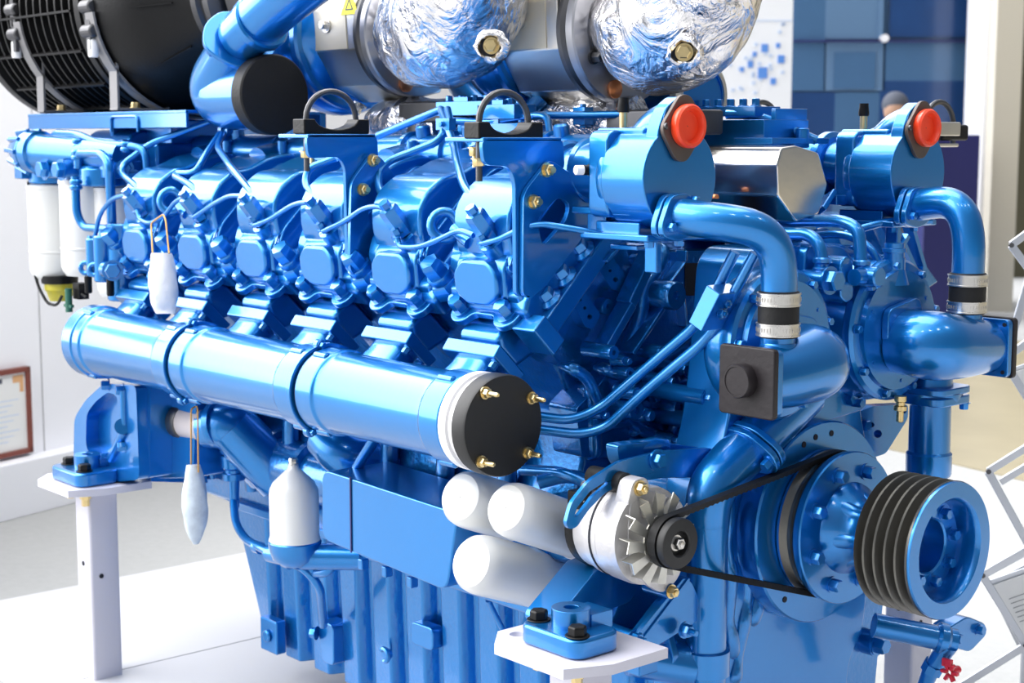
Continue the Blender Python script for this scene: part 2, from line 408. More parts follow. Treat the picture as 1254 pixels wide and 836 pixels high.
    # round intake duct at the valley side
    m = MB(); m.tube([S(.24,.70,0), S(.30,.66,0), S(.34,.60,0)], .046, 20, .05); sub_(m, 'intake_port', 'blue', h)
    return h
h0 = make_head(); h0.location = OFF + Vector((HX[0], 0, 0))
heads = [h0]
for x in HX[1:]: heads.append(copy_part(h0, (x-HX[0], 0, 0)))
# lifting rings on two heads
for (a, b, y) in ((545,276,-.50),(210,246,-.50)):
    m = MB(); m.torus(A(a,b,y=y), (XV*.75-YV*.55+ZV*.2), .026, .0105, 36, 14); c = A(a,b,y=y); m.cyl(c+XV*.03-ZV*.005, c+XV*.075-ZV*.03, .013); part(m, 'lifting_ring', 'blue')

# ================================================================== EXHAUST MANIFOLD
MY, MZ, MR = -.60, .225, .082
JX = [-.587,-1.060,-1.575,-2.05]
def man_sec(x0, x1, endcap):
    m = MB(); o = Vector((x0, MY, MZ))
    L = x1-x0
    pr = [(MR+.006,0),(MR+.006,.055),(MR+.001,.062),(MR,.075),(MR,L-.075),(MR+.001,L-.062),(MR+.006,L-.055),(MR+.006,L)]
    m.lathe(pr, o, XV, 56)
    s = part(m, 'exhaust_manifold_section', 'blue', .003)
    # sculpted ears at both ends
    for (xe, sg) in ((x0+.03,1),(x1-.03,-1)):
        for an in (118,245):
            c = Vector((xe, MY-math.cos(math.radians(an-90))*0, MZ)); d = Vector((0, math.cos(math.radians(an)), math.sin(math.radians(an))))
            mm = MB(); mm.cyl(Vector((xe-.022, MY, MZ))+d*(MR+.004), Vector((xe+.022, MY, MZ))+d*(MR+.004), .008, seg=12, ch=.003); sub_(mm, 'section_lug', 'blue', s)
    return s
secs = [man_sec(JX[3]-.02, JX[2]-.012, 1), man_sec(JX[2]+.012, JX[1]-.012, 0), man_sec(JX[1]+.012, JX[0]+.0, 0)]
for xj in (JX[2], JX[1]):
    m = MB(); o = Vector((xj-.012, MY, MZ)); m.lathe([(MR-.004,-.002),(MR-.004,.055)], o, XV, 48); j = part(m, 'manifold_joint', 'blue')
    m = MB()
    ol = circ(0,0,MR+.013,48)
    for an in (62,142,250,318):
        pass
    m.px([(MY+a, MZ+b) for a, b in ol], xj-.010, xj+.006); jf = sub_(m, 'joint_flange', 'blue', j, .002)
    m = MB(); m.torus(Vector((xj+.012, MY, MZ)), XV, MR+.003, .0022, 56, 8); sub_(m, 'joint_seal', 'black_rubber', j)
    for an in (100,242,20,300):
        d = Vector((0, math.cos(math.radians(an)), math.sin(math.radians(an)))); c = Vector((xj-.010, MY, MZ))+d*(MR+.011)
        m = MB(); m.cyl(c, c+XV*.016, .012, seg=20, ch=.002); m.hexn(c+XV*.016, XV, .0075, .009); sub_(m, 'joint_bolt', 'blue', j)
# rear cap ring
m = MB(); m.lathe([(MR-.004,0),(MR+.010,.004),(MR+.010,.05),(MR+.004,.056)], Vector((JX[3]-.05, MY, MZ)), XV, 48); part(m, 'manifold_rear_cap', 'blue', .002)
# open front end: white collar, black blanking plate, four studs
m = MB(); m.lathe([(MR+.002,0),(MR+.008,.002),(MR+.008,.022),(MR+.003,.024),(MR+.003,.040)], Vector((JX[0]+.003, MY, MZ)), XV, 56); part(m, 'end_collar', 'white_paint')
m = MB(); m.lathe([(MR+.010,0),(MR+.010,.030),(MR+.008,.034)], Vector((JX[0]+.046, MY, MZ)), XV, 56); bp = part(m, 'blanking_plate', 'black_flat')
for (a, b) in ((593,480),(658,479),(588,566),(652,562)):
    c = A(a, b, x=JX[0]+.080); d = Vector((0, c.y-MY, c.z-MZ))
    if d.length > MR-.004: c = Vector((c.x, MY, MZ)) + d.normalized()*(MR-.004)
    m = MB(); m.lathe([(.0115,0),(.0115,.003)], c, XV, 20); m.lathe([(.009,.003),(.009,.012),(.0075,.014)], c, XV, 6); m.lathe([(.0046,.014),(.0046,.034),(.003,.037)], c, XV, 12)
    sub_(m, 'stud', 'brass', bp, label=None) if False else sub_(m, 'stud', 'brass', bp)

# ================================================================== LIFTING BRACKETS (deep blue plates standing across the bank) and pipe saddles
def bracket(x, P1, P2, hole, bolts):
    m = MB(); m.px(rpoly(PX(x, P1), .014, 3), x-.010, x); b = part(m, 'lifting_bracket', 'blue', .0018)
    m = MB(); m.px(rpoly(PX(x+.002, P2), .016, 3), x+.001, x+.012, [list(reversed(rpoly(PX(x+.002, hole), .016, 3)))]); sub_(m, 'lifting_plate', 'blue', b, .0012)
    for (a, c) in bolts:
        m = MB(); m.lathe([(.0135,0),(.0135,.003)], A(a,c,x=x+.012), XV, 20); m.lathe([(.011,.003),(.011,.012),(.009,.014)], A(a,c,x=x+.012), XV, 6); m.lathe([(.006,.014),(.006,.020)], A(a,c,x=x+.012), XV, 12); sub_(m, 'plate_bolt', 'brass', b)
    return b
bracket(-.555, [(590,170),(690,170),(692,208),(668,214),(641,240),(639,364),(632,360),(631,222),(624,204),(593,202)],
        [(637,236),(668,196),(677,200),(739,244),(704,298),(664,350),(645,366),(636,360)], [(653,268),(680,240),(694,250),(690,268),(660,302)], [(669,208),(653,247)])
bracket(-1.085, [(375,165),(462,165),(464,200),(448,204),(431,226),(431,333),(426,330),(423,205),(415,192),(378,194)],
        [(427,222),(452,188),(463,192),(497,236),(472,292),(446,332),(434,340),(425,330)], [(446,256),(466,236),(478,246),(474,262),(452,282)], [(456,196),(444,232)])
for (x, a0, a1, y) in ((-.555,592,688,168),(-1.085,377,460,164)):   # folded top shelf behind each bracket
    p0 = A(a0, y, x=x); p1 = A(a1, y, x=x); m = MB(); m.box(((x-.055), (p0.y+p1.y)/2, (p0.z+p1.z)/2-.004), (.11, p1.y-p0.y, .008)); part(m, 'bracket_shelf', 'blue', .002)
def saddle(x, a0, a1, zt, lab):
    p0 = A(a0, zt, x=x); p1 = A(a1, zt, x=x); c = (p0+p1)/2; w = (p1.y-p0.y)/2
    pts = [(-w,0),(-w,.030),(-w*.66,.030)] + [(w*.66*math.cos(t), .031-.022*math.sin(PI-t)) for t in [PI*(1-k/10) for k in range(1,10)]] + [(w*.66,.030),(w,.030),(w,0)]
    m = MB(); m.px([(c.y+a, c.z+b) for a, b in pts], x-.035, x+.008); s = part(m, 'pipe_saddle', 'black_plastic', .003)
    R = w*.76; m = MB()
    m.tube([Vector((x-.014, c.y-R, c.z-.075))]+[Vector((x-.014, c.y+R*math.cos(t), c.z+.030+R*.92*math.sin(t))) for t in [PI*(1-k/14) for k in range(15)]]+[Vector((x-.014, c.y+R, c.z-.02))], .0062, 10)
    sub_(m, 'u_bolt', 'dark_steel', s)
    m = MB(); m.hexn(Vector((x-.014, c.y-R, c.z-.034)), -ZV, .012, .012); sub_(m, 'u_bolt_nut', 'brass', s)
saddle(-.57, 583, 662, 170, ''); saddle(-1.10, 370, 450, 164, '')

# ================================================================== COOLANT RAIL above the heads
y = -.235
m = MB(); p0 = A(216,178,y=y); p1 = A(735,200,y=y)
p1.z = p0.z = (p0.z+p1.z)/2
m.cyl(p0, p1, .042, seg=32, ch=.012); rail = part(m, 'coolant_rail', 'blue')
L = p1.x-p0.x
for k, x in enumerate([-2.18,-2.02,-1.76,-1.62,-1.50,-1.24,-1.10,-.98,-.86,-.78]):
    m = MB(); m.lathe([(.043,-.01),(.050,-.006),(.050,.006),(.043,.01)], Vector((x, y, p0.z)), XV, 32); sub_(m, 'rail_band', 'blue', rail)
for x in (-2.23,-1.97,-1.71,-1.19,-1.03,-.74):
    m = MB(); m.cyl(Vector((x, y-.01, p0.z+.02)), Vector((x, y-.016, p0.z+.062)), .017, seg=18, ch=.004); m.cyl(Vector((x, y-.045, p0.z-.005)), Vector((x, y-.045, p0.z+.03)), .013, seg=14, ch=.003); sub_(m, 'rail_boss', 'blue', rail)
for k, x in enumerate(HX):
    m = MB(); m.tube([Vector((x+.02, y-.005, p0.z-.01)), Vector((x+.02, y-.07, p0.z-.05)), Vector((x+.02, y-.13, p0.z-.12))], .036, 18, .05); sub_(m, 'rail_branch', 'blue', rail)
# small drain cocks hanging from the brackets
for (a, b) in ((382,180),(582,180)):
    c = A(a, b, x=-1.38 if a < 400 else -.60); m = MB(); m.hexn(c, -ZV, .011, .014); m.cyl(c-ZV*.014, c-ZV*.036, .0055, seg=10); part(m, 'shelf_nut', 'brass')

# ================================================================== FUEL PIPES
def fp(pts, r=.0062, y=-.49, name='fuel_pipe', bend=.03, mt='blue'):
    m = MB(); m.tube([A(p[0], p[1], y=(p[2] if len(p) > 2 else y)) for p in pts], r, 12, bend)
    return part(m, name, mt)
fp([(600,272),(590,258),(568,228,-.47),(560,200,-.42),(556,178,-.36),(546,150,-.33)], .0085)
fp([(493,268),(484,256),(463,232,-.47),(464,208,-.45),(478,196,-.42),(540,172,-.36),(546,150,-.33)], .0085)
fp([(400,254),(390,244),(373,226,-.48),(377,206,-.46),(412,193,-.42)], .0085)
fp([(320,246),(307,234),(283,205,-.46),(266,180,-.40),(274,160,-.34)], .0085)
fp([(243,236),(233,226),(214,216,-.48),(216,212,-.47),(240,212,-.46),(251,190,-.42),(272,160,-.34)], .0085)
fp([(174,234),(165,226),(148,212,-.48),(152,200,-.46),(185,175,-.40),(262,147,-.30)], .0085)
fp([(274,160,-.34),(280,146,-.31)], .0085); 
fp([(546,150,-.33),(540,134,-.30)], .0085); fp([(552,152,-.33),(548,134,-.30)], .0085)
fp([(540,134,-.30),(463,166,-.33)], .0085)
for (a, b, y) in ((546,152,-.34),(276,158,-.34)):
    c = A(a,b,y=y); m = MB(); m.box(c, (.045,.018,.024)); m.hexn(c-YV*.009, -YV, .006, .006); part(m, 'pipe_clip', 'blue', .003)
ret = .0058
fp([(114,300),(122,262),(137,243),(157,238),(168,252)], ret, -.53)
fp([(168,257),(171,268),(183,274),(203,263),(214,247),(226,241),(236,250)], ret, -.53)
fp([(237,266),(258,252),(281,239),(301,240),(312,252)], ret, -.53)
fp([(311,276),(330,269),(361,249),(382,247),(393,262)], ret, -.53)
fp([(396,283),(424,270),(446,254),(466,252),(478,262)], ret, -.53)
fp([(486,290),(489,302),(512,303),(540,292),(562,281),(580,288)], ret, -.53)
fp([(590,298),(612,293),(655,272,-.50),(700,280,-.46),(760,290,-.40),(800,290,-.36),(880,286,-.28)], ret, -.53, bend=.05)
for (a, b) in ((168,257),(238,262),(312,272),(395,280),(487,288),(592,295)):
    c = A(a, b, y=-.525); m = MB(); m.hexn(c, YV*.2+NV*.8, .0105, .014); part(m, 'banjo_bolt', 'blue')
# ================================================================== TIMING CASE
m = MB()
oc = [(-.19,.50),(-.205,.32),(-.225,.20),(-.265,.10),(-.27,-.10),(-.225,-.30),(-.235,-.45),(-.22,-.62),(.20,-.62),(.155,-.38),(.165,-.32),(.205,-.27),(.215,-.20),(.215,.02),(.20,.12),(.175,.20),(.175,.50),(.10,.53),(-.16,.53)]
m.px(rpoly(oc, .03, 4), -.43, -.315); m.px(rpoly([(-.22,.10),(-.24,-.30),(-.2,-.60),(.2,-.60),(.2,.10)], .03), -.62, -.43)
tc = part(m, 'timing_case', 'blue', .012, seg=3)
m = MB(); m.hexn(A(1070,790,x=-.30)+YV*.012, XV, .018, .02); m.lathe([(.026,-.05),(.026,0)], A(1070,790,x=-.30)+YV*.012, XV, 20); part(m, 'case_plug', 'blue')
# bumpy cast rib down the near edge of the case
for pts in ([(908,640),(905,680),(915,705),(912,735),(905,780),(897,830)], [(892,610),(886,660),(893,700),(890,760),(896,800)], [(925,565),(915,620),(912,650)], [(938,590),(930,640),(922,680),(930,720),(920,760)]):
    m = MB(); P0 = [A(a, b, x=-.322) for a, b in pts]; P0 = [P0[0]-XV*.02]+[q_ for i_ in range(len(P0)-1) for q_ in (P0[i_], (P0[i_]+P0[i_+1])/2)]+[P0[-1], P0[-1]-XV*.02]; m.tube(P0, [.006]+[.013+.007*((k*5) % 3)/2 for k in range(len(P0)-2)]+[.006], 14, .02)
    part(m, 'casting_rib', 'blue_cast')
# flat case edge flange
m = MB(); m.px(rpoly(PX(-.30, [(1000,520),(1060,500),(1052,330),(1030,300),(985,300),(975,420),(925,500),(905,540),(905,600),(960,600)]), .02), -.33, -.295); part(m, 'upper_case_cover', 'blue', .006)

# ================================================================== CRANK: backing disc, belt pulley, hub, five-groove pulley
o = Vector((0,0,0))
m = MB(); m.lathe([(.05,-.315),(.192,-.315),(.196,-.305),(.196,-.268),(.193,-.264),(.05,-.264)], o, XV, 96); dd = part(m, 'damper_disc', 'blue')
for an in (112,100,84,230): 
    d = Vector((0, math.cos(math.radians(an)), math.sin(math.radians(an)))); m = MB(); m.lathe([(.006,0),(.006,.0015)], Vector((-.2642,0,0))+d*.172, XV, 12); sub_(m, 'index_hole', 'hole', dd)
m = MB(); m.lathe([(.10,-.264),(.141,-.262),(.142,-.255),(.131,-.243),(.131,-.237),(.143,-.222),(.145,-.218),(.146,-.206),(.144,-.203),(.05,-.203)], o, XV, 96); bpul = part(m, 'belt_drive_pulley', 'blue')
m = MB(); m.lathe([(.132,-.2432),(.1325,-.240),(.132,-.2368)], o, XV, 96, caps=False); 
m.lathe([(.1425,-.2555),(.1335,-.2435),(.1335,-.2365),(.1435,-.2225)], o, XV, 96, caps=False); sub_(m, 'belt_groove', 'groove', bpul)
for k in range(8):
    an = math.radians(20+45*k); d = Vector((0, math.cos(an), math.sin(an))); m = MB(); m.hexn(Vector((-.203,0,0))+d*.112, XV, .0125, .017); sub_(m, 'pulley_bolt', 'blue', bpul)
m = MB(); m.lathe([(.088,-.204),(.086,-.196),(.066,-.178),(.058,-.165),(.056,-.15),(.062,-.13),(.076,-.110),(.078,-.09)], o, XV, 64)
for k in range(6):
    an = math.radians(10+60*k); d = Vector((0, math.cos(an), math.sin(an))); m.tube([Vector((-.198,0,0))+d*.056, Vector((-.165,0,0))+d*.044, Vector((-.12,0,0))+d*.046], [.022,.018,.014], 18, .02)
part(m, 'crank_hub', 'blue')
m = MB(); pr = [(.060,-.100),(.119,-.100)]
x = -.100; w = .0225
for k in range(5):
    pr += [(.1235,x+.001),(.1255,x+.0025),(.108,x+.0085),(.108,x+.0145),(.1255,x+w-.002)]; x += w
pr += [(.126,x),(.126,x+.003)]
m.lathe(pr, o, XV, 96, caps=False); gp = part(m, 'fan_belt_pulley', 'groove', )
x1 = x+.004
m = MB(); m.lathe([(.124,x1-.006),(.1255,x1),(.124,x1+.004),(.096,x1+.004),(.092,x1),(.090,x1-.008),(.086,x1-.040),(.052,x1-.040),(.049,x1-.043),(.049,x1-.085),(.004,x1-.085)], o, XV, 96, caps=False); gf = sub_(m, 'pulley_face', 'blue', gp)
for k in range(8):
    an = math.radians(10+45*k); d = Vector((0, math.cos(an), math.sin(an))); m = MB(); m.hexn(Vector((x1-.040,0,0))+d*.067, XV, .0105, .013); sub_(m, 'face_bolt', 'blue', gp)

# ================================================================== WATER PUMPS (two), elbows, hose bands
def pump(sg):
    c = Vector((-.22, .168*sg, .362)); m = MB()
    m.lathe([(.10,-.16),(.135,-.145),(.146,-.10),(.144,-.065),(.136,-.036),(.139,-.031),(.139,-.018),(.133,-.012),(.118,-.010),(.116,0),(.02,.0)], c, XV, 72)
    if sg < 0:
        for v_ in m.bm.verts:
            if v_.co.x < c.x-.05: v_.co = Vector((c.x-.05+(v_.co.x-c.x+.05)*.45, c.y+(v_.co.y-c.y)*.93, c.z+(v_.co.z-c.z)*.93))
    p = part(m, 'water_pump', 'blue')
    for k in range(9):
        an = math.radians(15+40*k); d = Vector((0, math.cos(an), math.sin(an))); m = MB(); m.hexn(c+d*.126-XV*.012, XV, .008, .011); sub_(m, 'pump_bolt', 'blue', p)
    for k in range(6):
        an = math.radians(35+60*k); d = Vector((0, math.cos(an), math.sin(an))); m = MB(); m.lathe([(.004,0),(.004,.002)], c+d*.100, XV, 10); sub_(m, 'cover_plug', 'blue', p)
    # diamond flange with the outlet elbow, ending in a square blanked flange
    yo = sg
    m = MB(); m.px(rpoly([(c.y-.062*yo-.0, c.z+.045),(c.y+.04*yo, c.z+.065),(c.y+.070*yo, c.z-.02),(c.y+.05*yo, c.z-.072),(c.y-.02*yo, c.z-.070),(c.y-.062*yo, c.z-.02)] if sg > 0 else
           [(c.y+.062, c.z+.045),(c.y+.062, c.z-.02),(c.y+.02, c.z-.070),(c.y-.05, c.z-.072),(c.y-.07, c.z-.02),(c.y-.04, c.z+.065)], .02, 4), c.x, c.x+.016); sub_(m, 'elbow_flange', 'blue', p, .003)
    yend = .352
    m = MB(); m.tube([Vector((c.x, c.y+.0*sg, c.z-.022)), Vector((-.150, .172*sg, c.z-.024)), Vector((-.147, .26*sg, c.z-.034)), Vector((-.147, yend*sg, .322))], [.062,.068,.062,.052], 40, .085, n=14)
    e = part(m, 'outlet_elbow', 'blue')
    m = MB(); m.cyl(Vector((-.150, .284*sg, .33)), Vector((-.150, .284*sg, .425)), .030, seg=32); m.lathe([(.038,0),(.030,.018)], Vector((-.148,.284*sg,.365)), ZV, 32); sub_(m, 'hose_stub', 'blue', e)
    m = MB(); sq = rrect(-.206,.266,-.090,.380,.010) ; m.py(sq, min(.340*sg,.354*sg), max(.340*sg,.354*sg)); sub_(m, 'square_flange', 'blue', e, .002)
    m = MB(); m.py(rrect(-.209,.263,-.087,.383,.008), min(.355*sg,.368*sg), max(.355*sg,.368*sg)); bc = sub_(m, 'blank_cover', 'dark_cover', e, .003)
    bc['label'] = 'square dark grey blanking cover with a round boss'
    m = MB(); m.lathe([(.029,0),(.029,.018),(.0275,.021),(.025,.021),(.0245,.0195)], Vector((-.152,.368*sg,.325)), YV*sg, 40); sub_(m, 'cover_boss', 'dark_cover', e)
    for (x, z) in ((-.196,.276),(-.196,.370),(-.100,.276),(-.100,.370)):
        m = MB(); m.lathe([(.004,0),(.004,.002)], Vector((x,.3395*sg,z)), -YV*sg, 10); sub_(m, 'flange_hole', 'hole', e)
    return p
pump(-1); pump(1)
m = MB(); c = Vector((-.24,.168,.48)); m.cyl(c, c+ZV*.022, .022, seg=24); m.lathe([(.020,.022),(.020,.032),(.024,.033),(.024,.040),(.020,.041),(.020,.05)], c, ZV, 24); m.cyl(c-ZV*.03, c, .03, .022, seg=24); part(m, 'vent_cap', 'blue')
def hose(p0, pts, name='coolant_pipe'):
    p0, p1, p2, p3, p4 = pts; Q = [p0]
    for k in range(19):
        t_ = k/18; Q.append(p0*(1-t_)**3 + p1*(3*t_*(1-t_)**2) + p2*(3*t_*t_*(1-t_)) + p3*t_**3)
    m = MB(); m.tube(Q[1:]+[p4], .0315, 36); return part(m, name, 'blue')
for sg, fx in ((-1, -.30), (1, -.30)):
    yb = -.35 if sg < 0 else .35
    if sg < 0: st = A(831,264,x=-.280)
    else: st = A(1122,252,x=-.280)
    e1 = Vector((-.150,.284*sg,.425))
    top = Vector((-.152,.284*sg,.590)) if sg < 0 else Vector((-.150,.284*sg,.625))
    mid = top + (st-top)*.30 + Vector((0,0,.022))
    ts = hose(None, [st, st+Vector((.13,.02,-.016) if sg < 0 else (.075,-.01,.014)), Vector((-.150,.284*sg,.600 if sg < 0 else .625)), Vector((-.150,.284*sg,.485 if sg < 0 else .50)), e1])
    d = (Vector((.04,.008,-.004))).normalized()
    m = MB(); u = d; pl = []
    m.px(rpoly([(st.y-.052, st.z-.012),(st.y-.030, st.z+.036),(st.y+.014, st.z+.040),(st.y+.040, st.z+.010),(st.y+.030, st.z-.034),(st.y-.010, st.z-.045),(st.y-.05, st.z-.034)], .014), st.x-.018, st.x-.004)
    m.px(rpoly([(st.y-.052, st.z-.012),(st.y-.030, st.z+.036),(st.y+.014, st.z+.040),(st.y+.040, st.z+.010),(st.y+.030, st.z-.034),(st.y-.010, st.z-.045),(st.y-.05, st.z-.034)], .014), st.x-.001, st.x+.012)
    f = sub_(m, 'pipe_flange', 'blue', ts, .003)
    m = MB(); m.hexn(st+Vector((.012,-.034,-.018)), XV, .008, .010); m.hexn(st+Vector((.012,.024,.026)), XV, .008, .010); sub_(m, 'pipe_flange_bolt', 'blue', ts)
    # rubber sleeve with two steel bands
    m = MB(); zc = .432; m.lathe([(.033,-.040),(.0355,-.038),(.0355,.038),(.033,.040)], Vector((-.150,.284*sg,zc)), ZV, 40); hs = part(m, 'hose_sleeve', 'black_rubber')
    for dz in (-.026,.026):
        m = MB(); m.lathe([(.0355,-.0115),(.0385,-.011),(.0385,-.0085),(.0372,-.008),(.0372,.008),(.0385,.0085),(.0385,.011),(.0355,.0115)], Vector((-.150,.284*sg,zc+dz)), ZV, 48)
        for k in range(40):
            an = 2*PI*k/40; m.box(Vector((-.150+.0375*math.cos(an), .284*sg+.0375*math.sin(an), zc+dz)), (.0016,.0016,.007), Matrix.Rotation(an, 3, 'Z'))
        sub_(m, 'hose_clamp', 'steel', hs)

# ================================================================== THERMOSTAT HOUSINGS (two)
def thermo(dy):
    D = Vector((0, dy, 0)); cy, cz, x0 = -.368, .662, -.305; cc = [(cy+.092*math.cos(t), cz+.092*math.sin(t)) for t in [2*PI*k/40 for k in range(40)]]
    m = MB()
    m.px([(a+dy, b) for a, b in cc], x0-.105, x0); 
    m.px([(a+dy, b) for a, b in rpoly([(cy-.060,.69),(cy-.056,.748),(cy-.038,.784),(cy-.002,.806),(cy+.034,.784),(cy+.052,.748),(cy+.060,.69)], .012)], x0-.030, x0-.0006)
    t = part(m, 'thermostat_housing', 'blue', .003)
    m = MB(); m.lathe([(.085,-.012),(.088,0),(.088,.012)], Vector((x0-.115,cy+dy,cz)), XV, 48); m.px([(a+dy, b) for a, b in rrect(cy-.080,cz-.07,cy+.07,cz+.084,.02)], x0-.15, x0-.10); m.lathe([(.052,-.10),(.054,-.02),(.07,0)], Vector((x0-.15,cy+dy+.01,cz+.01)), XV, 40)
    m.box(Vector((x0-.10,cy+dy+.0,cz+.078)), (.12,.10,.02)); sub_(m, 'housing_body', 'blue', t, .006, seg=3)
    # neck up to the plugged port
    m = MB(); pc = Vector((x0+.002, cy+dy, .752)); m.tube([pc-XV*.09-ZV*.03, pc-XV*.045-ZV*.004, pc], [.036,.044,.047], 32, .03); sub_(m, 'port_neck', 'blue', t)
    m = MB(); gk = rpoly([(cy+dy-.060,.748),(cy+dy-.012,.806),(cy+dy+.012,.806),(cy+dy+.060,.754),(cy+dy+.006,.690),(cy+dy-.020,.692)], .020, 4); m.px(gk, x0+.001, x0+.009); sub_(m, 'gasket_plate', 'gasket', t, .0015)
    m = MB(); pc = Vector((x0+.009, cy+dy, .752)); m.lathe([(.036,0),(.038,.004),(.038,.014),(.035,.018),(.030,.018),(.027,.012),(.026,.006),(.001,.006)], pc, XV, 48, caps=False); rp = sub_(m, 'plug', 'red', t); rp['label'] = 'round red plastic port plug'
    for sgn in (-1, 1):
        m = MB(); m.lathe([(.006,0),(.006,.004),(.004,.005)], pc+YV*(.047*sgn), XV, 14); sub_(m, 'gasket_screw', 'dark_steel', t)
    # brass temperature sender with a black cap standing on top
    b = Vector((x0-.13, cy+dy-.012, cz+.085)); m = MB(); m.lathe([(.0075,0),(.0075,.035)], b, ZV, 12); sub_(m, 'sender', 'brass', t)
    m = MB(); m.lathe([(.0105,.030),(.0115,.036),(.0095,.050),(.0095,.056)], b, ZV, 14); sub_(m, 'sender_cap', 'black_plastic', t)
    # mounting shelf beneath
    m = MB(); m.box(Vector((x0-.085,cy+dy-.005,cz-.102)), (.17,.15,.012)); m.box(Vector((x0-.035,cy+dy-.03,cz-.135)), (.030,.014,.06)); m.box(Vector((x0-.10,cy+dy-.0,cz-.092)), (.11,.11,.03)); sub_(m, 'mounting_shelf', 'blue', t, .003)
    m = MB(); m.hexn(Vector((x0-.02,cy+dy-.055,cz-.108)), -ZV, .009, .010); m.hexn(Vector((x0-.02,cy+dy+.02,cz-.108)), -ZV, .009, .010); sub_(m, 'shelf_bolt', 'blue', t)
    return t
thermo(0); thermo(.70)
c = A(735,208,y=-.42); m = MB(); m.lathe([(.018,-.03),(.018,-.012)], c, -XV*.5-YV*.8, 24); part(m, 'sensor_boss', 'blue')
m = MB(); m.lathe([(.016,0),(.016,.016),(.012,.017),(.012,.022)], c, -XV*.3-YV*.9+ZV*.0, 6); part(m, 'sensor_nut', 'brass')
m = MB(); m.lathe([(.009,.02),(.0095,.034)], c, -XV*.3-YV*.9, 14); part(m, 'sensor_ring', 'black_plastic'); m = MB(); m.lathe([(.0088,.034),(.0088,.048),(.006,.05)], c, -XV*.3-YV*.9, 14); part(m, 'sensor_tip', 'white_tip')
# coolant connections from the rails into the housings
m = MB(); m.tube([Vector((-.80,-.30,.672)), Vector((-.60,-.34,.672)), Vector((-.44,-.355,.672))], .044, 28, .05); m.lathe([(.055,-.012),(.062,-.006),(.062,.006),(.055,.012)], Vector((-.545,-.348,.672)), XV, 36); m.lathe([(.05,-.01),(.056,-.005),(.056,.005),(.05,.01)], Vector((-.62,-.34,.672)), XV, 36); part(m, 'rail_connector', 'blue')
m = MB(); m.tube([Vector((-1.6,.27,.69)), Vector((-.60,.30,.69)), Vector((-.44,.345,.668))], .050, 28, .05); m.lathe([(.055,-.014),(.066,-.006),(.066,.012),(.055,.018)], Vector((-.52,.32,.68)), XV, 36); m.box(Vector((-.62,.29,.745)), (.035,.035,.03)); part(m, 'rail_connector', 'blue', .002)

# ================================================================== BIG COOLANT PIPE down the near side of the timing case
m = MB(); fc = A(925,535,y=-.235)
yv_ = A(866,700,x=-.305).y
P0 = [A(985,480,x=-.29), A(925,538,x=-.295), A(868,598,x=-.305), Vector((-.305,yv_,.02)), Vector((-.305,yv_,-.30))]
m.tube(P0, [.046,.047,.045,.037,.037], 36, .10, n=12); bp_ = part(m, 'lower_coolant_pipe', 'blue')
m = MB(); dz = (P0[1]-P0[2]).normalized(); c = A(918,546,x=-.296)
u = dz.cross(Vector((0,-1,.3))).normalized(); v = u.cross(dz).normalized()
for (h0, h1) in ((-.016,-.003),(.0,.014)):
    ol = rpoly([(-.075,-.012),(-.03,.050),(.03,.050),(.075,.012),(.072,-.03),(.03,-.050),(-.03,-.050),(-.072,-.035)], .02, 4)
    m.prism(ol, lambda a, b: c+u*a+v*b+dz*h0, lambda a, b: c+u*a+v*b+dz*h1)
sub_(m, 'diamond_flange', 'blue', bp_, .003)
m = MB(); m.hexn(c+u*.058-dz*.016+v*(-.008), -dz, .011, .014); m.hexn(c-u*.058-dz*.016, -dz, .011, .014); sub_(m, 'flange_screw', 'blue', bp_)
m = MB(); m.lathe([(.036,0),(.039,.003),(.039,.014),(.036,.017)], Vector((-.305,yv_,.03)), ZV, 36); m.lathe([(.040,-.10),(.044,-.098),(.044,-.052),(.040,-.05)], Vector((-.305,yv_,-.15)), ZV, 36); sub_(m, 'pipe_band', 'blue', bp_)
m = MB(); c = A(815,795,y=-.355); m.py(rpoly([(c.x-.03,c.z-.03),(c.x-.022,c.z+.03),(c.x+.012,c.z+.034),(c.x+.03,c.z-.012),(c.x+.015,c.z-.036)], .012), c.y-.008, c.y+.008); sub_(m, 'blank_plate', 'blue', bp_, .003)
# right-hand riser behind the big pulley
m = MB(); m.lathe([(.038,-.42),(.038,-.155),(.044,-.150),(.046,-.145),(.046,-.105),(.042,-.10),(.041,.0),(.060,.001),(.062,.012),(.062,.022),(.044,.024),(.040,.07)], Vector((-.236,.30,.205)), ZV, 36); rz = part(m, 'riser_pipe', 'blue')
m = MB(); m.px([], 0, 0) if False else m.pz(rrect(-.292,.240,-.175,.360,.022), .205, .222); m.pz(rrect(-.292,.240,-.175,.360,.022), .226, .240); sub_(m, 'riser_flange', 'blue', rz, .003)
m = MB(); m.hexn(Vector((-.188,.345,.205)), -ZV, .010, .012); sub_(m, 'riser_bolt', 'blue', rz)
m = MB(); c = Vector((-.22,.175,.232)); m.lathe([(.012,0),(.012,-.010),(.009,-.012),(.009,-.018),(.013,-.02),(.013,-.028),(.007,-.030),(.007,-.05),(.005,-.052)], c, ZV, 16); part(m, 'drain_cock', 'brass')
# slanting stay on the far side (with holes)
m = MB(); m.px(rpoly(PX(-.33, [(1035,510),(1070,497),(1112,495),(1112,512),(1085,555),(1070,560),(1030,540)]), .01), -.36, -.33, [list(reversed(PX(-.33, circ(1075,531,5,14)))), list(reversed(PX(-.33, circ(1107,503,3,10)))), list(reversed(PX(-.33, circ(1068,520,3,10))))]); part(m, 'far_stay_bracket', 'blue', .0)
m = MB(); m.hexn(A(1056,520,x=-.33), XV, .012, .014); m.hexn(A(1037,487,x=-.3), XV, .013, .016); m.hexn(A(1042,492,x=-.3), XV, .009, .024); part(m, 'case_bolt', 'blue')

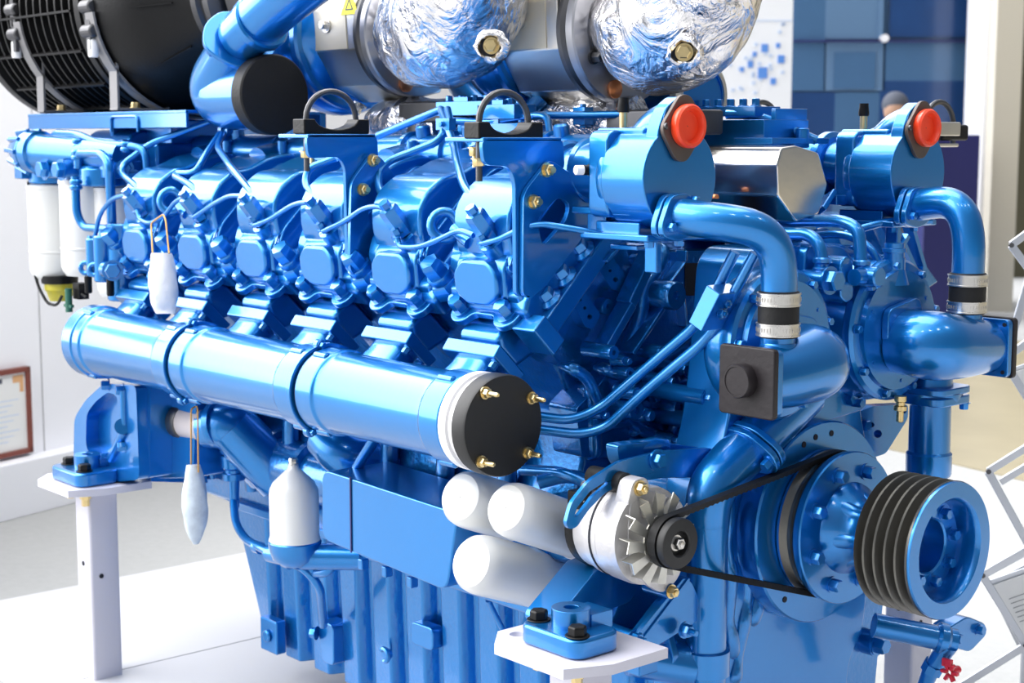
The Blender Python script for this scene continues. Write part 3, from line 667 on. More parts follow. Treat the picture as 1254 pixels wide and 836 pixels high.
# ================================================================== DRAIN LINE low right
m = MB(); a = A(1070,765,y=.12); b = A(1170,785,y=.24); m.tube([a, b], .024, 24); m.lathe([(.026,0),(.031,.006),(.031,.02),(.026,.026)], b-(b-a).normalized()*.04, (b-a), 24); dl = part(m, 'drain_pipe', 'blue')
m = MB(); c = A(1175,778,y=.24); m.px(rpoly(PX(-.16, [(1155,768),(1180,753),(1202,762),(1204,775),(1183,797),(1160,790)]), .014), -.19, -.15); sub_(m, 'drain_flange', 'blue', dl, .005)
m = MB(); m.hexn(A(1171,781,x=-.15), XV, .010, .012); m.hexn(A(1198,770,x=-.15), XV, .010, .012); sub_(m, 'drain_bolt', 'blue', dl)
m = MB(); m.tube([A(1162,788,y=.22), A(1140,820,y=.22), A(1128,850,y=.22)], [.020,.017,.014], 20); m.lathe([(.022,0),(.022,.02)], A(1145,812,y=.22), (A(1128,850,y=.22)-A(1162,788,y=.22)), 8); sub_(m, 'drain_hose', 'blue', dl)
m = MB(); c = A(1163,823,y=.20); m.lathe([(.006,0),(.008,.02)], c+Vector((0,.01,0)), YV, 12)
for k in range(6):
    an = k*PI/3; m.box(c+Vector((math.cos(an)*.012,0,math.sin(an)*.012)), (.014,.010,.007), Matrix.Rotation(-an, 3, 'Y'))
m.box(c+Vector((-.006,0,.018)), (.022,.008,.016)); rv = sub_(m, 'valve_handle', 'red_valve', dl, .002); rv['label'] = 'small red valve handle'

# ================================================================== ALTERNATOR, arm, bracket, belt
AC = Vector((0, -.452, .043))
m = MB(); m.lathe([(.058,-.422),(.070,-.416),(.077,-.402),(.080,-.37)], AC, XV, 56); m.lathe([(.080,-.372),(.0835,-.368),(.0835,-.340),(.080,-.336)], AC, XV, 56); m.lathe([(.082,-.340),(.086,-.336),(.088,-.30),(.086,-.288),(.05,-.288)], AC, XV, 56)
alt = part(m, 'alternator', 'alu_cast', .0)
m = MB(); m.lathe([(.0848,-.3555),(.0848,-.3515),(.080,-.351)], AC, XV, 56)
pts = []
for k in range(7): pass
sub_(m, 'casing_seam', 'hole', alt)
m = MB(); m.px(rpoly(PX(-.288, [(772,612),(790,598),(835,612),(842,650),(833,705),(812,728),(772,704),(768,650)]), .02, 4), -.300, -.2865); sub_(m, 'front_frame', 'alu_cast', alt, .002)
m = MB(); m.px(rpoly([(AC.y-.06,AC.z+.06),(AC.y-.045,AC.z+.105),(AC.y-.012,AC.z+.108),(AC.y+.0,AC.z+.08)], .012), -.318, -.285); sub_(m, 'top_lug', 'alu_cast', alt, .004)
m = MB(); m.cyl(Vector((-.405,AC.y-.03,AC.z+.092)), Vector((-.316,AC.y-.03,AC.z+.092)), .0195, seg=28, ch=.003); sub_(m, 'lug_sleeve', 'black_rubber', alt)
m = MB(); m.hexn(Vector((-.285,AC.y-.03,AC.z+.09)), XV, .011, .012, stud=.004); sub_(m, 'lug_bolt', 'brass', alt)
m = MB(); m.lathe([(.018,-.288),(.018,-.262),(.045,-.260),(.045,-.257),(.01,-.257)], AC, XV, 32)
for k in range(12):
    a0 = 2*PI*k/12
    def pt(r, a, x): return Vector((x, AC.y+r*math.cos(a), AC.z+r*math.sin(a)))
    v = [pt(.040,a0,-.258), pt(.078,a0-.10,-.262), pt(.084,a0+.16,-.262), pt(.044,a0+.30,-.258)]
    w = [pt(.044,a0,-.282), pt(.080,a0-.12,-.284), pt(.082,a0-.10,-.284), pt(.046,a0+.02,-.282)]
    bmv = [m.bm.verts.new(p) for p in v]; bm2 = [m.bm.verts.new(p+XV*.0018) for p in v]
    m.bm.faces.new(bmv); m.bm.faces.new(list(reversed(bm2)))
    for i in range(4): m.bm.faces.new((bmv[i], bm2[i], bm2[(i+1) % 4], bmv[(i+1) % 4]))
    z = [pt(.040,a0,-.2575), pt(.078,a0-.10,-.2615), pt(.080,a0-.13,-.284), pt(.044,a0-.02,-.284)]
    z1 = [m.bm.verts.new(p) for p in z]; z2 = [m.bm.verts.new(p + Vector((0, math.cos(a0+PI/2), math.sin(a0+PI/2)))*.0018) for p in z]
    m.bm.faces.new(z1); m.bm.faces.new(list(reversed(z2)))
    for i in range(4): m.bm.faces.new((z1[i], z2[i], z2[(i+1) % 4], z1[(i+1) % 4]))
sub_(m, 'cooling_fan', 'alu_fan', alt)
m = MB(); m.lathe([(.02,-.256),(.043,-.254),(.044,-.250),(.036,-.243),(.036,-.238),(.044,-.229),(.0445,-.218),(.043,-.215),(.024,-.214),(.022,-.216),(.021,-.226),(.004,-.226)], AC, XV, 64); sub_(m, 'alternator_pulley', 'black_flat', alt)
m = MB(); m.hexn(AC+XV*(-.226), XV, .011, .012, stud=.003); sub_(m, 'pulley_nut', 'steel', alt)
for (a, b) in ((793,709),(811,713),(785,694)):
    pass
m = MB(); m.lathe([(.077,-.424),(.079,-.412),(.077,-.404)], AC, XV, 40); m.box(AC+Vector((-.405,-.058,.055)), (.03,.03,.03)); sub_(m, 'rear_cover', 'black_plastic', alt)
for (dy, dz) in ((-.062,.052),(-.045,.072),(-.02,.085)):
    m = MB(); m.hexn(AC+Vector((-.40,dy,dz)), -YV*.6+ZV*.8, .008, .012); sub_(m, 'terminal', 'steel', alt)
# curved adjusting arm
m = MB(); xa = -.335
arm = PX(xa, [(693,641),(697,648),(706,646),(720,625),(742,602),(775,590),(820,584),(855,585),(880,560),(872,548),(812,552),(758,565),(722,588),(700,615)])
slot = PX(xa, [(703,634),(709,630),(726,608),(745,592),(742,589),(722,602),(706,622)])
m.px(rpoly(arm, .012, 3), xa-.008, xa, [list(reversed(rpoly(slot, .004, 2)))]); part(m, 'adjusting_arm', 'blue', .0012)
m = MB(); m.hexn(A(804,563,x=xa), XV, .014, .014); m.lathe([(.020,0),(.020,.004)], A(804,563,x=xa), XV, 24); part(m, 'arm_bolt', 'blue')
m = MB(); m.tube([A(745,556,x=-.40), A(765,552,x=-.39), A(800,546,x=-.38), A(815,545,x=-.38)], [.006,.015,.017,.012], 18); part(m, 'casting_boss', 'blue_cast')
m = MB(); m.px(rpoly(PX(-.37, [(755,545),(800,540),(860,548),(880,560),(850,585),(800,585),(760,570)]), .01), -.40, -.37); part(m, 'arm_mount', 'blue', .005)
# triangular alternator bracket and tie bars
m = MB()
tri = PX(-.30, [(836,706),(845,712),(863,752),(845,764),(800,792),(778,790),(775,780)])
m.px(rpoly(tri, .008), -.306, -.296); br = part(m, 'alternator_bracket', 'blue', .001)
m = MB(); m.bar(A(836,706,x=-.31), A(778,782,x=-.31), .035, .006, (0,-.7,.6)); sub_(m, 'bracket_rib', 'blue', br, .001)
m = MB(); tri2 = PX(-.44, [(765,700),(790,705),(812,752),(750,780),(733,775)]); m.px(rpoly(tri2, .008), -.446, -.436); m.bar(A(768,702,x=-.44), A(738,772,x=-.44), .028, .006, (0,-.7,.6)); sub_(m, 'inner_web', 'blue', br, .001)
m = MB(); ta_ = A(722,760,y=-.47); tb_ = A(776,781,y=-.47); m.cyl(ta_, tb_, .0125, seg=20); m.hexn(tb_, XV, .013, .014, stud=.012); sub_(m, 'tie_bar', 'blue', br)
m = MB(); m.hexn(A(838,771,x=-.28), XV, .012, .014, stud=.014); sub_(m, 'bracket_nut', 'blue', br)
m = MB(); m.lathe([(.014,-.06),(.014,0)], A(822,724,x=-.285), XV, 20); sub_(m, 'pivot_lug', 'blue', br)
m = MB(); m.hexn(A(822,724,x=-.284), XV, .010, .010, stud=.003); sub_(m, 'pivot_bolt', 'brass', br)
# toothed v-belt round both pulleys (real external tangents)
def belt():
    m = MB(); c0 = Vector((-.452,.043)); r0 = .0415; c1 = Vector((0,0)); r1 = .1375; xb = -.240
    d = c1-c0; L = d.length; base = math.atan2(d.y, d.x); al = math.acos((r0-r1)/L)
    path = []
    # from the alternator's upper tangent round its outside to the lower tangent, then round the crank pulley
    a_up, a_dn = base+al, base-al
    n0 = 16; s0 = a_up; e0 = a_dn+2*PI
    for k in range(n0+1): a = s0+(e0-s0)*k/n0; path.append((c0.x+r0*math.cos(a), c0.y+r0*math.sin(a), a))
    nl = 70; pa, pb = path[-1], (c1.x+r1*math.cos(a_dn), c1.y+r1*math.sin(a_dn))
    for k in range(1, nl): path.append((pa[0]+(pb[0]-pa[0])*k/nl, pa[1]+(pb[1]-pa[1])*k/nl, a_dn))
    n1 = 48
    for k in range(n1+1): a = a_dn+(a_up-a_dn)*k/n1; path.append((c1.x+r1*math.cos(a), c1.y+r1*math.sin(a), a))
    pa, pb = path[-1], path[0]
    for k in range(1, nl): path.append((pa[0]+(pb[0]-pa[0])*k/nl, pa[1]+(pb[1]-pa[1])*k/nl, a_up))
    rings = []
    for i, (y, z, a) in enumerate(path):
        nrm = Vector((0, math.cos(a), math.sin(a))); o_ = .0052; i_ = -.0062 if i % 2 else -.0042
        p = Vector((xb, y, z)); rings.append([m.bm.verts.new(p+nrm*o_-XV*.0085), m.bm.verts.new(p+nrm*o_+XV*.0085), m.bm.verts.new(p+nrm*i_+XV*.0055), m.bm.verts.new(p+nrm*i_-XV*.0055)])
    for k in range(len(rings)): m._bridge(rings[k], rings[(k+1) % len(rings)])
    return part(m, 'drive_belt', 'black_rubber')
belt()
# ================================================================== OIL PAN (fluted side, raked rear end)
m = MB()
yw = -.335
x0p, x1p, zt, zb = -1.90, -.33, -.19, -.552
prof = []     # plan outline of the fluted wall at full depth
per = .128
def wall(zz, yb):
    out = []; rake = (zt-zz)/(zt-zb)
    xs = x0p + rake*.135 + (0 if rake < 1 else 0)
    n = int((x1p-xs)/per)
    k = 0; x = x1p
    while x - per > x0p+.13:
        out += [(x, yb), (x-.062, yb), (x-.070, yb+.014), (x-.080, yb+.034), (x-.096, yb+.040), (x-.112, yb+.034), (x-.122, yb+.010)]
        x -= per
    out += [(x, yb), (xs+.010, yb), (xs, yb+.010)]
    return out
nz = 6; rows = []
for i in range(nz+1):
    t = i/nz; zz = zt+(zb-zt)*t
    near_ = wall(zz, yw+.012*t); rows.append([m.bm.verts.new((a, b, zz)) for a, b in near_] + [m.bm.verts.new((near_[-1][0], .30-.04*t, zz)), m.bm.verts.new((x1p, .30-.04*t, zz))])
for i in range(nz): m._bridge(rows[i], rows[i+1])
m.bm.faces.new(list(reversed(rows[0]))); m.bm.faces.new(rows[-1])
pan = part(m, 'oil_pan', 'blue_cast', .006, seg=3)
m = MB(); m.box((-1.165,0,-.195), (1.43,.70,.022)); sub_(m, 'pan_rail', 'blue', pan, .004)
m = MB(); c = A(337,776,y=-.345); m.box(c+Vector((.0,-.006,0)), (.075,.03,.085)); m.cyl(c-YV*.02, c-YV*.03, .016, seg=20); sub_(m, 'pan_foot', 'blue', pan, .005)
m = MB(); c = A(477,800,y=-.338); m.torus(c-YV*.014, YV, .014, .006, 20, 8, .6, 4.8); m.cyl(c-YV*.0, c-YV*.012, .012, seg=14); sub_(m, 'cast_hook', 'blue', pan)
m = MB(); c = A(523,778,y=-.338); m.py(rrect(c.x-.045,c.z-.026,c.x+.035,c.z+.026,.014), c.y-.012, c.y+.02); sub_(m, 'cast_pad', 'blue', pan, .004)
m = MB(); c = A(408,795,y=-.335); m.py(rpoly([(c.x-.035,c.z+.07),(c.x+.03,c.z+.07),(c.x+.03,c.z-.03),(c.x-.02,c.z-.03)], .015), c.y-.02, c.y+.03); sub_(m, 'drain_boss', 'blue', pan, .004)
m = MB(); c = A(398,773,y=-.345); m.cyl(c+YV*.05, c-YV*.008, .022, seg=24, ch=.003); m.hexn(A(388,775,y=-.36), -YV*.5-XV*.8, .013, .014); part(m, 'pan_union', 'blue')

# ================================================================== OIL COOLER BOX
m = MB(); P_ = PY(-.53, [(396,592),(397,576),(412,578),(552,627),(556,640),(549,722),(536,716),(410,668),(395,652)])
m.py(rpoly(PY(-.53, [(394,574),(560,628),(547,724),(394,660)]), .030, 5), -.53, -.37)
oc_ = part(m, 'oil_cooler_box', 'blue', .006, seg=3)
m = MB(); a = A(430,584,y=-.5315); b = A(429,676,y=-.5315); m.box((a+b)/2, (.004,.0024,(a-b).length)); sub_(m, 'box_seam', 'navy', oc_)
for (a, b) in ((474,699),(505,712),(445,690)):
    m = MB(); m.box(A(a,b,y=-.47), (.016,.02,.024)); sub_(m, 'box_tab', 'blue', oc_, .003)
m = MB(); m.box(Vector((-.97,-.37,-.11)), (.75,.10,.16)); part(m, 'cooler_housing', 'blue', .008)

# ================================================================== SPIN-ON OIL FILTERS (three, white)
def filt(p0, p1, r0):
    p0 = Vector(p0); p1 = Vector(p1); L = (p1-p0).length; m = MB()
    m.lathe([(.001,.004),(r0*.55,0),(r0*.80,.004),(r0*.93,.014),(r0*.985,.028),(r0,.045),(r0,L-.02),(r0*1.0,L-.012),(r0*1.03,L-.010),(r0*1.03,L),(r0*.9,L+.004)], p0, p1-p0, 56, caps=False)
    d = (p1-p0).normalized()
    f = part(m, 'oil_filter', 'filter_white'); return f
ff = [filt(A(562,608,y=-.565), A(640,632,y=-.375), .055), filt(A(618,621,y=-.60), A(710,652,y=-.385), .0515), filt(A(575,688,y=-.60), A(672,712,y=-.385), .0565)]
m = MB(); m.box(A(700,690,y=-.345), (.16,.07,.24)); m.cyl(A(672,712,y=-.385), A(690,718,y=-.34), .060, seg=32); m.cyl(A(690,650,y=-.39), A(712,660,y=-.34), .056, seg=32); part(m, 'filter_head', 'blue', .008)

# ================================================================== BY-PASS FILTER (upright white canister)
c = A(361,662,y=-.50); m = MB(); m.lathe([(.056,0),(.058,.004),(.0550,.014),(.0555,.108),(.054,.120),(.047,.134),(.020,.160),(.013,.166),(.010,.174),(.001,.174)], c, ZV, 56, caps=False); by = part(m, 'bypass_filter', 'filter_white')
m = MB(); m.hexn(c+ZV*.175, ZV, .010, .012); sub_(m, 'filter_nut', 'steel', by)
m = MB(); m.lathe([(.030,-.055),(.050,-.04),(.058,-.018),(.060,0),(.058,.003)], c, ZV, 48); m.cyl(c+Vector((-.09,-.01,-.045)), c+Vector((.02,.0,-.035)), .020, .026, seg=24); m.cyl(c+Vector((0,0,-.035)), c+Vector((.12,.10,-.03)), .03, seg=20); sub_(m, 'filter_base', 'blue', by)
fp([(286,610,-.42),(288,640,-.45),(300,660,-.47),(322,672,-.49),(345,684,-.49),(372,694,-.47),(392,718,-.44),(396,765,-.37)], .0105, name='oil_return_pipe', bend=.05)
m = MB()
for (a, b, y) in ((316,670,-.48),(352,688,-.485)):
    c = A(a,b,y=y); m.cyl(c-XV*.012, c+XV*.012, .0145, seg=16)
part(m, 'pipe_clip', 'blue')
fp([(380,690,-.46),(384,702,-.45),(402,700,-.45),(416,680,-.42)], .011, name='oil_return_pipe', bend=.04)
fp([(598,735,-.40),(606,752,-.38),(618,775,-.36),(622,790,-.34)], .006, name='oil_return_pipe', bend=.04)

# ================================================================== LOWER LEFT PIPEWORK
m = MB(); m.tube([A(252,524,y=-.47), A(283,520,y=-.44), A(330,572,y=-.33)], [.048,.062,.068], 36, .07, n=10); m.tube([A(283,522,y=-.44), A(345,585,y=-.34)], [.058,.064], 36)
ip = part(m, 'inlet_elbow', 'blue')
m = MB(); m.lathe([(.052,0),(.056,.004),(.056,.02)], A(262,520,y=-.465), (A(283,520,y=-.44)-A(252,524,y=-.47)), 36); sub_(m, 'elbow_collar', 'blue', ip)
a = A(228,516,y=-.475); b = A(256,521,y=-.47)
m = MB(); m.lathe([(.040,.0),(.042,.01),(.042,(b-a).length)], a, b-a, 32, caps=True); cp = sub_(m, 'clear_hose_end', 'clear', ip); 
m = MB(); m.lathe([(.036,-.035),(.043,-.033),(.045,-.02),(.045,.004),(.043,.008)], a, b-a, 32); sub_(m, 'hose_plug', 'dark_steel', ip)
m = MB(); m.tube([A(400,535,y=-.42), A(420,560,y=-.42), A(455,560,y=-.35)], .05, 28, .06); part(m, 'side_elbow', 'blue')
fp([(460,535,-.46),(437,573,-.46)], .012, name='side_elbow')
# union beneath the elbow with a threaded end
m = MB(); c = A(286,572,y=-.42); m.lathe([(.030,.03),(.028,.0),(.022,-.005),(.022,-.012),(.028,-.014),(.028,-.030),(.014,-.034),(.012,-.10)], c, ZV, 16); part(m, 'elbow_union', 'blue')
# valley-side crankcase doors and flywheel housing behind
m = MB(); m.px([(-.33,-.19),(-.33,.14),(-.20,.30),(.3,.30),(.3,-.19)], -2.28, -2.13); part(m, 'flywheel_spacer', 'blue', .01)
m = MB(); m.px(rpoly(PX(-2.0, [(180,470),(232,480),(236,500),(250,590),(180,588)]), .004), -2.03, -1.98); part(m, 'rear_mount_web', 'blue', .004)
m = MB(); m.lathe([(.10,-.10),(.330,-.10),(.345,-.09),(.345,-.03),(.33,-.02),(.30,0),(.10,0)], Vector((-2.18,.02,.02)), XV, 72); fh = part(m, 'flywheel_housing', 'blue')
m = MB(); m.lathe([(.29,0),(.29,.02),(.275,.02),(.275,0)], Vector((-2.18,.02,.02)), XV, 72, caps=False)
for k in range(10): 
    d = Vector((0, math.cos(3.5+k*.22), math.sin(3.5+k*.22))); m.hexn(Vector((-2.18,.02,.02))+d*.315, XV, .010, .012)
sub_(m, 'housing_ring', 'blue', fh)
# side plate with vertical slot casting
m = MB(); m.py(rpoly(PY(-.50, [(180,468),(240,478),(236,585),(178,586)]), .01), -.50, -.34); sp = part(m, 'mount_side_plate', 'blue', .006)
m = MB(); m.tube([A(182,488,y=-.505), A(196,482,y=-.505)], .012, 12); m.tube([A(183,486,y=-.505), A(190,535,y=-.505), A(202,540,y=-.505)], .010, 12, .03); sub_(m, 'plate_rib', 'blue', sp)
m = MB(); m.hexn(A(190,494,y=-.505), -YV, .012, .014); m.hexn(A(197,539,y=-.505), -YV, .010, .012); sub_(m, 'plate_screw', 'blue', sp)
# belly castings seen between the pan and the manifold
m = MB(); m.cyl(Vector((-1.75,-.33,-.06)), Vector((-1.15,-.33,-.06)), .07, seg=24, ch=.02)
for x in (-1.66,-1.50,-1.34,-1.2): m.lathe([(.07,-.015),(.085,-.01),(.085,.01),(.07,.015)], Vector((x,-.33,-.06)), XV, 28)
part(m, 'oil_gallery', 'blue_cast')
for k in range(7):
    x = -.80-.20*k; m = MB(); m.tube([Vector((x,-.33,-.15)), Vector((x,-.345,.02)), Vector((x,-.33,.16))], [.018,.022,.016], 14, .05); part(m, 'crankcase_rib', 'blue_cast')

# ================================================================== MOUNT FEET
def foot(c, name='mount_foot', k=.84):
    """c: centre of the underside on the post plate"""
    m = MB(); m.pz(rrect(c.x-.100*k, c.y-.075*k, c.x+.080*k, c.y+.045, .026, 5), c.z, c.z+.036); f = part(m, name, 'blue', .007, seg=3)
    m = MB(); hb = circ(c.x-.008, c.y-.006, .034, 28); m.pz(hb, c.z+.032, c.z+.068, [list(reversed(circ(c.x-.008, c.y-.006, .013, 16)))]); m.box(c+Vector((-.008,.038,.042)), (.062,.05,.030)); sub_(m, 'foot_boss', 'blue', f, .004)
    for (dx, dy) in ((-.066,-.028),(.044,-.040)):
        m = MB(); m.hexn(c+Vector((dx,dy,.036)), ZV, .0165, .016); sub_(m, 'foot_bolt', 'black_plastic', f, .0015)
        m = MB(); m.lathe([(.014,0),(.014,-.016),(.010,-.017),(.010,-.034)], c+Vector((dx,dy,-.0185)), ZV, 6); sub_(m, 'foot_nut', 'brass', f)
    return f
FC = Vector((-.315,-.60,-.130)); RC = Vector((-2.09,-.625,-.130))
foot(FC); foot(RC, k=.95)
# cast arm of the rear mount
m = MB(); arc = PX(-2.02, [(104,560),(104,500),(120,484),(140,470),(183,474),(183,590),(140,590),(158,580),(165,545),(150,478),(128,492),(116,510),(118,552),(128,572),(118,572)])
out = PY(-.56, [(103,560),(104,510),(118,488),(140,468),(180,470),(184,585),(134,590)]); inn = PY(-.56, [(118,545),(119,505),(130,490),(146,478),(158,484),(160,530),(150,545),(132,568)])
m.py(rpoly(out, .02), -.59, -.54, [list(reversed(rpoly(inn, .02)))]); m.py(rpoly(inn, .02), -.555, -.545); m.py(rpoly(PY(-.56,[(140,470),(184,472),(184,585),(160,585)]), .01), -.56, -.45)
ra = part(m, 'rear_mount_arm', 'blue')
m = MB(); m.cyl(A(150,522,y=-.58), A(150,522,y=-.60), .020, seg=20); m.tube([A(151,478,y=-.59), A(152,520,y=-.592)], .010, 12); m.tube([A(152,528,y=-.592), A(136,562,y=-.592)], .012, 12); sub_(m, 'arm_rib', 'blue', ra)
for (a, b) in ((134,471),(152,477),(154,546)):
    m = MB(); m.hexn(A(a,b,y=-.585), -YV*.8-XV*.3, .013, .018); sub_(m, 'arm_bolt', 'blue', ra)
# cast arm of the front mount running back to the block
m = MB(); ya = -.56
m.prism(rpoly([(0,0),(.09,.085),(.16,.085),(.19,.02),(.17,-.02),(0,-.02)], .012), lambda a, b: Vector((-.45-a*.2, -.60+a*1.3, -.10+b*.8)), lambda a, b: Vector((-.37-a*.2, -.60+a*1.3, -.10+b*.8)))
part(m, 'front_mount_arm', 'blue', .006)
m = MB(); m.cyl(A(770,800,y=-.40), A(850,815,y=-.30), .040, seg=28); m.box(A(760,790,y=-.38), (.20,.10,.05)); part(m, 'front_cross_tube', 'blue', .004)
# ================================================================== AIR CLEANER (long ribbed black barrel)
ay = -.15; az = 1.105; AR = .315
m = MB(); xr, xf = A(85,0,y=ay).x, A(222,0,y=ay).x
pr = [(.02,-.02),(AR*.86,-.02),(AR*1.0,.01),(AR*1.02,.03),(AR*1.02,.07),(AR*.94,.075)]
L = xf-xr
pr += [(AR*.93,.10),(AR*.93,L-.03),(AR*.98,L-.025),(AR*1.0,L-.02),(AR*1.0,L+.01),(AR*.96,L+.012),(AR*.96,L+.025),(AR*1.0,L+.028),(AR*1.0,L+.06)]
m.lathe(pr, Vector((xr,ay,az)), XV, 96); ac = part(m, 'air_cleaner', 'black_plastic')
m = MB()
for k in range(13):
    x = xr+.11+(L-.16)*k/12; m.lathe([(AR*.93,-.006),(AR*.992,-.004),(AR*.992,.004),(AR*.93,.006)], Vector((x,ay,az)), XV, 96, caps=False)
tag(sub_(m, 'ring_rib', 'black_plastic', ac), None)
for k in range(18):
    an = math.radians(180+20*k+6); d = Vector((0, math.cos(an), math.sin(an))); m = MB(); m.bar(Vector((xr+.09,ay,az))+d*(AR*.965), Vector((xf-.04,ay,az))+d*(AR*.965), .006, .030, d); sub_(m, 'lengthwise_rib', 'black_plastic', ac)
# dome narrowing towards the outlet
m = MB(); o = Vector((xf+.06,ay,az)); m.lathe([(AR*.99,0),(AR*.97,.05),(AR*.90,.11),(AR*.84,.15),(AR*.78,.17),(AR*.62,.24),(AR*.52,.28),(AR*.50,.30)], o, XV, 96)
for k in range(10):
    an = math.radians(36*k+8); d = Vector((0, math.cos(an), math.sin(an))); m.bar(o+XV*.14+d*(AR*.84), o+XV*.24+d*(AR*.62), .004, .012, d)
dome = sub_(m, 'outlet_dome', 'black_plastic', ac)
m = MB(); m.lathe([(AR*.50,.29),(AR*.56,.295),(AR*.56,.32),(AR*.52,.325),(AR*.52,.35),(AR*.56,.355),(AR*.56,.38),(AR*.50,.385)], o, XV, 64); m.tube([o+XV*.36, o+Vector((.52,.05,.02)), o+Vector((.60,.25,.20)), o+Vector((.62,.40,.45))], AR*.47, 48, .2); ho = part(m, 'air_hose', 'dark_steel'); 
# toggle clips
for (a, b) in ((16,12),(19,42),(108,8),(110,38)):
    c = A(a, b, y=ay-AR*.98); d = -YV
    m = MB(); m.cyl(c-XV*.03, c+XV*.03, .018, seg=14, ch=.004); m.bar(c+ZV*.05, c-ZV*.05, .024, .012, (0,1,0)); sub_(m, 'toggle_clip', 'dark_steel', ac, .002)
for (a, b) in ((20,58),(114,56)):
    c = A(a, b, y=ay-AR*.96); m = MB(); m.lathe([(.012,-.03),(.014,-.026),(.014,.014),(.010,.018)], c, ZV, 14); sub_(m, 'indicator', 'white_tip', ac)
# steel cradle straps and feet
for x in (A(50,100,y=-.40).x, A(140,100,y=-.40).x):
    m = MB(); n = 26; prv = None
    for k in range(n+1):
        an = math.radians(188+ (352-188)*k/n); d = Vector((0, math.cos(an), math.sin(an))); c = Vector((x,ay,az))
        ring = [m.bm.verts.new(c+d*r_+XV*w_) for r_, w_ in ((AR*1.0,-.022),(AR*1.0,.022),(AR*1.02,.022),(AR*1.02,-.022))]
        if prv: m._bridge(prv, ring)
        else: m.bm.faces.new(ring)
        prv = ring
    m.bm.faces.new(list(reversed(prv))); st = part(m, 'cradle_strap', 'strap_grey')
    zb_ = .806
    m = MB(); yb_ = -.40
    m.box(Vector((x,yb_,(zb_+.97)/2)), (.044,.008,.97-zb_)); m.box(Vector((x,yb_+.07,zb_+.003)), (.044,.15,.007)); m.bar(Vector((x,yb_+.145,zb_+.004)), Vector((x,yb_+.20,zb_+.055)), .044, .007, (0,-1,1)); sub_(m, 'strap_leg', 'strap_grey', st, .002)
    m = MB(); m.box(Vector((x,.10,(zb_+.94)/2)), (.044,.008,.94-zb_)); m.box(Vector((x,.04,zb_+.003)), (.044,.13,.007)); sub_(m, 'strap_leg', 'strap_grey', st, .002)
    m = MB(); m.hexn(Vector((x,yb_+.06,zb_+.006)), ZV, .012, .014); m.hexn(Vector((x+.0,yb_+.06,zb_-.02)), -ZV, .010, .02); sub_(m, 'strap_bolt', 'brass', st)
# blue shelf beam that carries it
m = MB(); zb_ = .802; a = A(38,150,y=-.40); b = A(232,150,y=-.40); m.box(Vector(((a.x+b.x)/2-.0,-.20,zb_-.004)), (b.x-a.x,.42,.008)); m.box(Vector(((a.x+b.x)/2,-.405,zb_-.022)), (b.x-a.x,.008,.044)); m.box(Vector(((a.x+b.x)/2,0.0,zb_-.03)), (b.x-a.x,.02,.06)); shf = part(m, 'air_cleaner_shelf', 'blue', .002)
m = MB(); c = A(152,151,y=-.412); m.torus(c, YV, .03, .003, 4, 4) if False else m.tube([c+Vector((-.075,0,-.022)), c+Vector((-.075,0,.018)), c+Vector((.075,0,.018)), c+Vector((.075,0,-.022))], .004, 8, .015); sub_(m, 'shelf_clip', 'blue', shf)
m = MB(); m.px([(-.38,.40),(-.12,.40),(-.12,.80),(-.38,.80)], -2.42, -2.40); m.box(Vector((-2.30,-.25,.60)), (.26,.16,.36)); part(m, 'shelf_upright', 'blue', .004)

# ================================================================== BLUE ELBOW with the flat black cap
CY = -.33; c = A(330,116,y=CY)
m = MB(); m.lathe([(.092,-.02),(.0955,-.017),(.0955,.022),(.092,.026)], c, XV, 64); m.lathe([(.092,.026),(.088,.0265),(.001,.0265)], c, XV, 64, caps=False); cap_ = part(m, 'black_end_cap', 'black_rubber')
k1 = A(262,104,y=CY); k2 = A(294,50,y=-.37)
m = MB(); m.tube([c-XV*.01, Vector((k1.x-.0, CY, c.z)), k2], [.084,.084,.062], 40, .11, n=14); eb = part(m, 'charge_air_elbow', 'blue')
d = (k2-Vector((k1.x, CY, c.z))).normalized(); _b, u, v = MB()._basis(d)
m = MB(); m.prism(rpoly([(-.10,-.03),(-.03,-.085),(.05,-.075),(.10,.0),(.07,.06),(-.03,.085),(-.085,.04)], .03, 4), lambda a, b: k2+u*a+v*b-d*.004, lambda a, b: k2+u*a+v*b+d*.010); sub_(m, 'elbow_flange', 'blue', eb, .003)
m = MB(); m.hexn(k2-d*.004+u*.04-v*.062, -d, .012, .022); m.hexn(k2-d*.004-u*.07-v*.02, -d, .012, .02); sub_(m, 'elbow_screw', 'blue', eb)
m = MB(); e2 = A(400,-45,y=-.36); m.tube([k2+d*.01, k2+(e2-k2)*.45+ZV*.01, e2], [.062,.064,.068], 40, .12); m.lathe([(.066,0),(.071,.004),(.071,.02),(.066,.024)], k2+(e2-k2)*.22, e2-k2, 40); part(m, 'charge_air_pipe', 'blue')

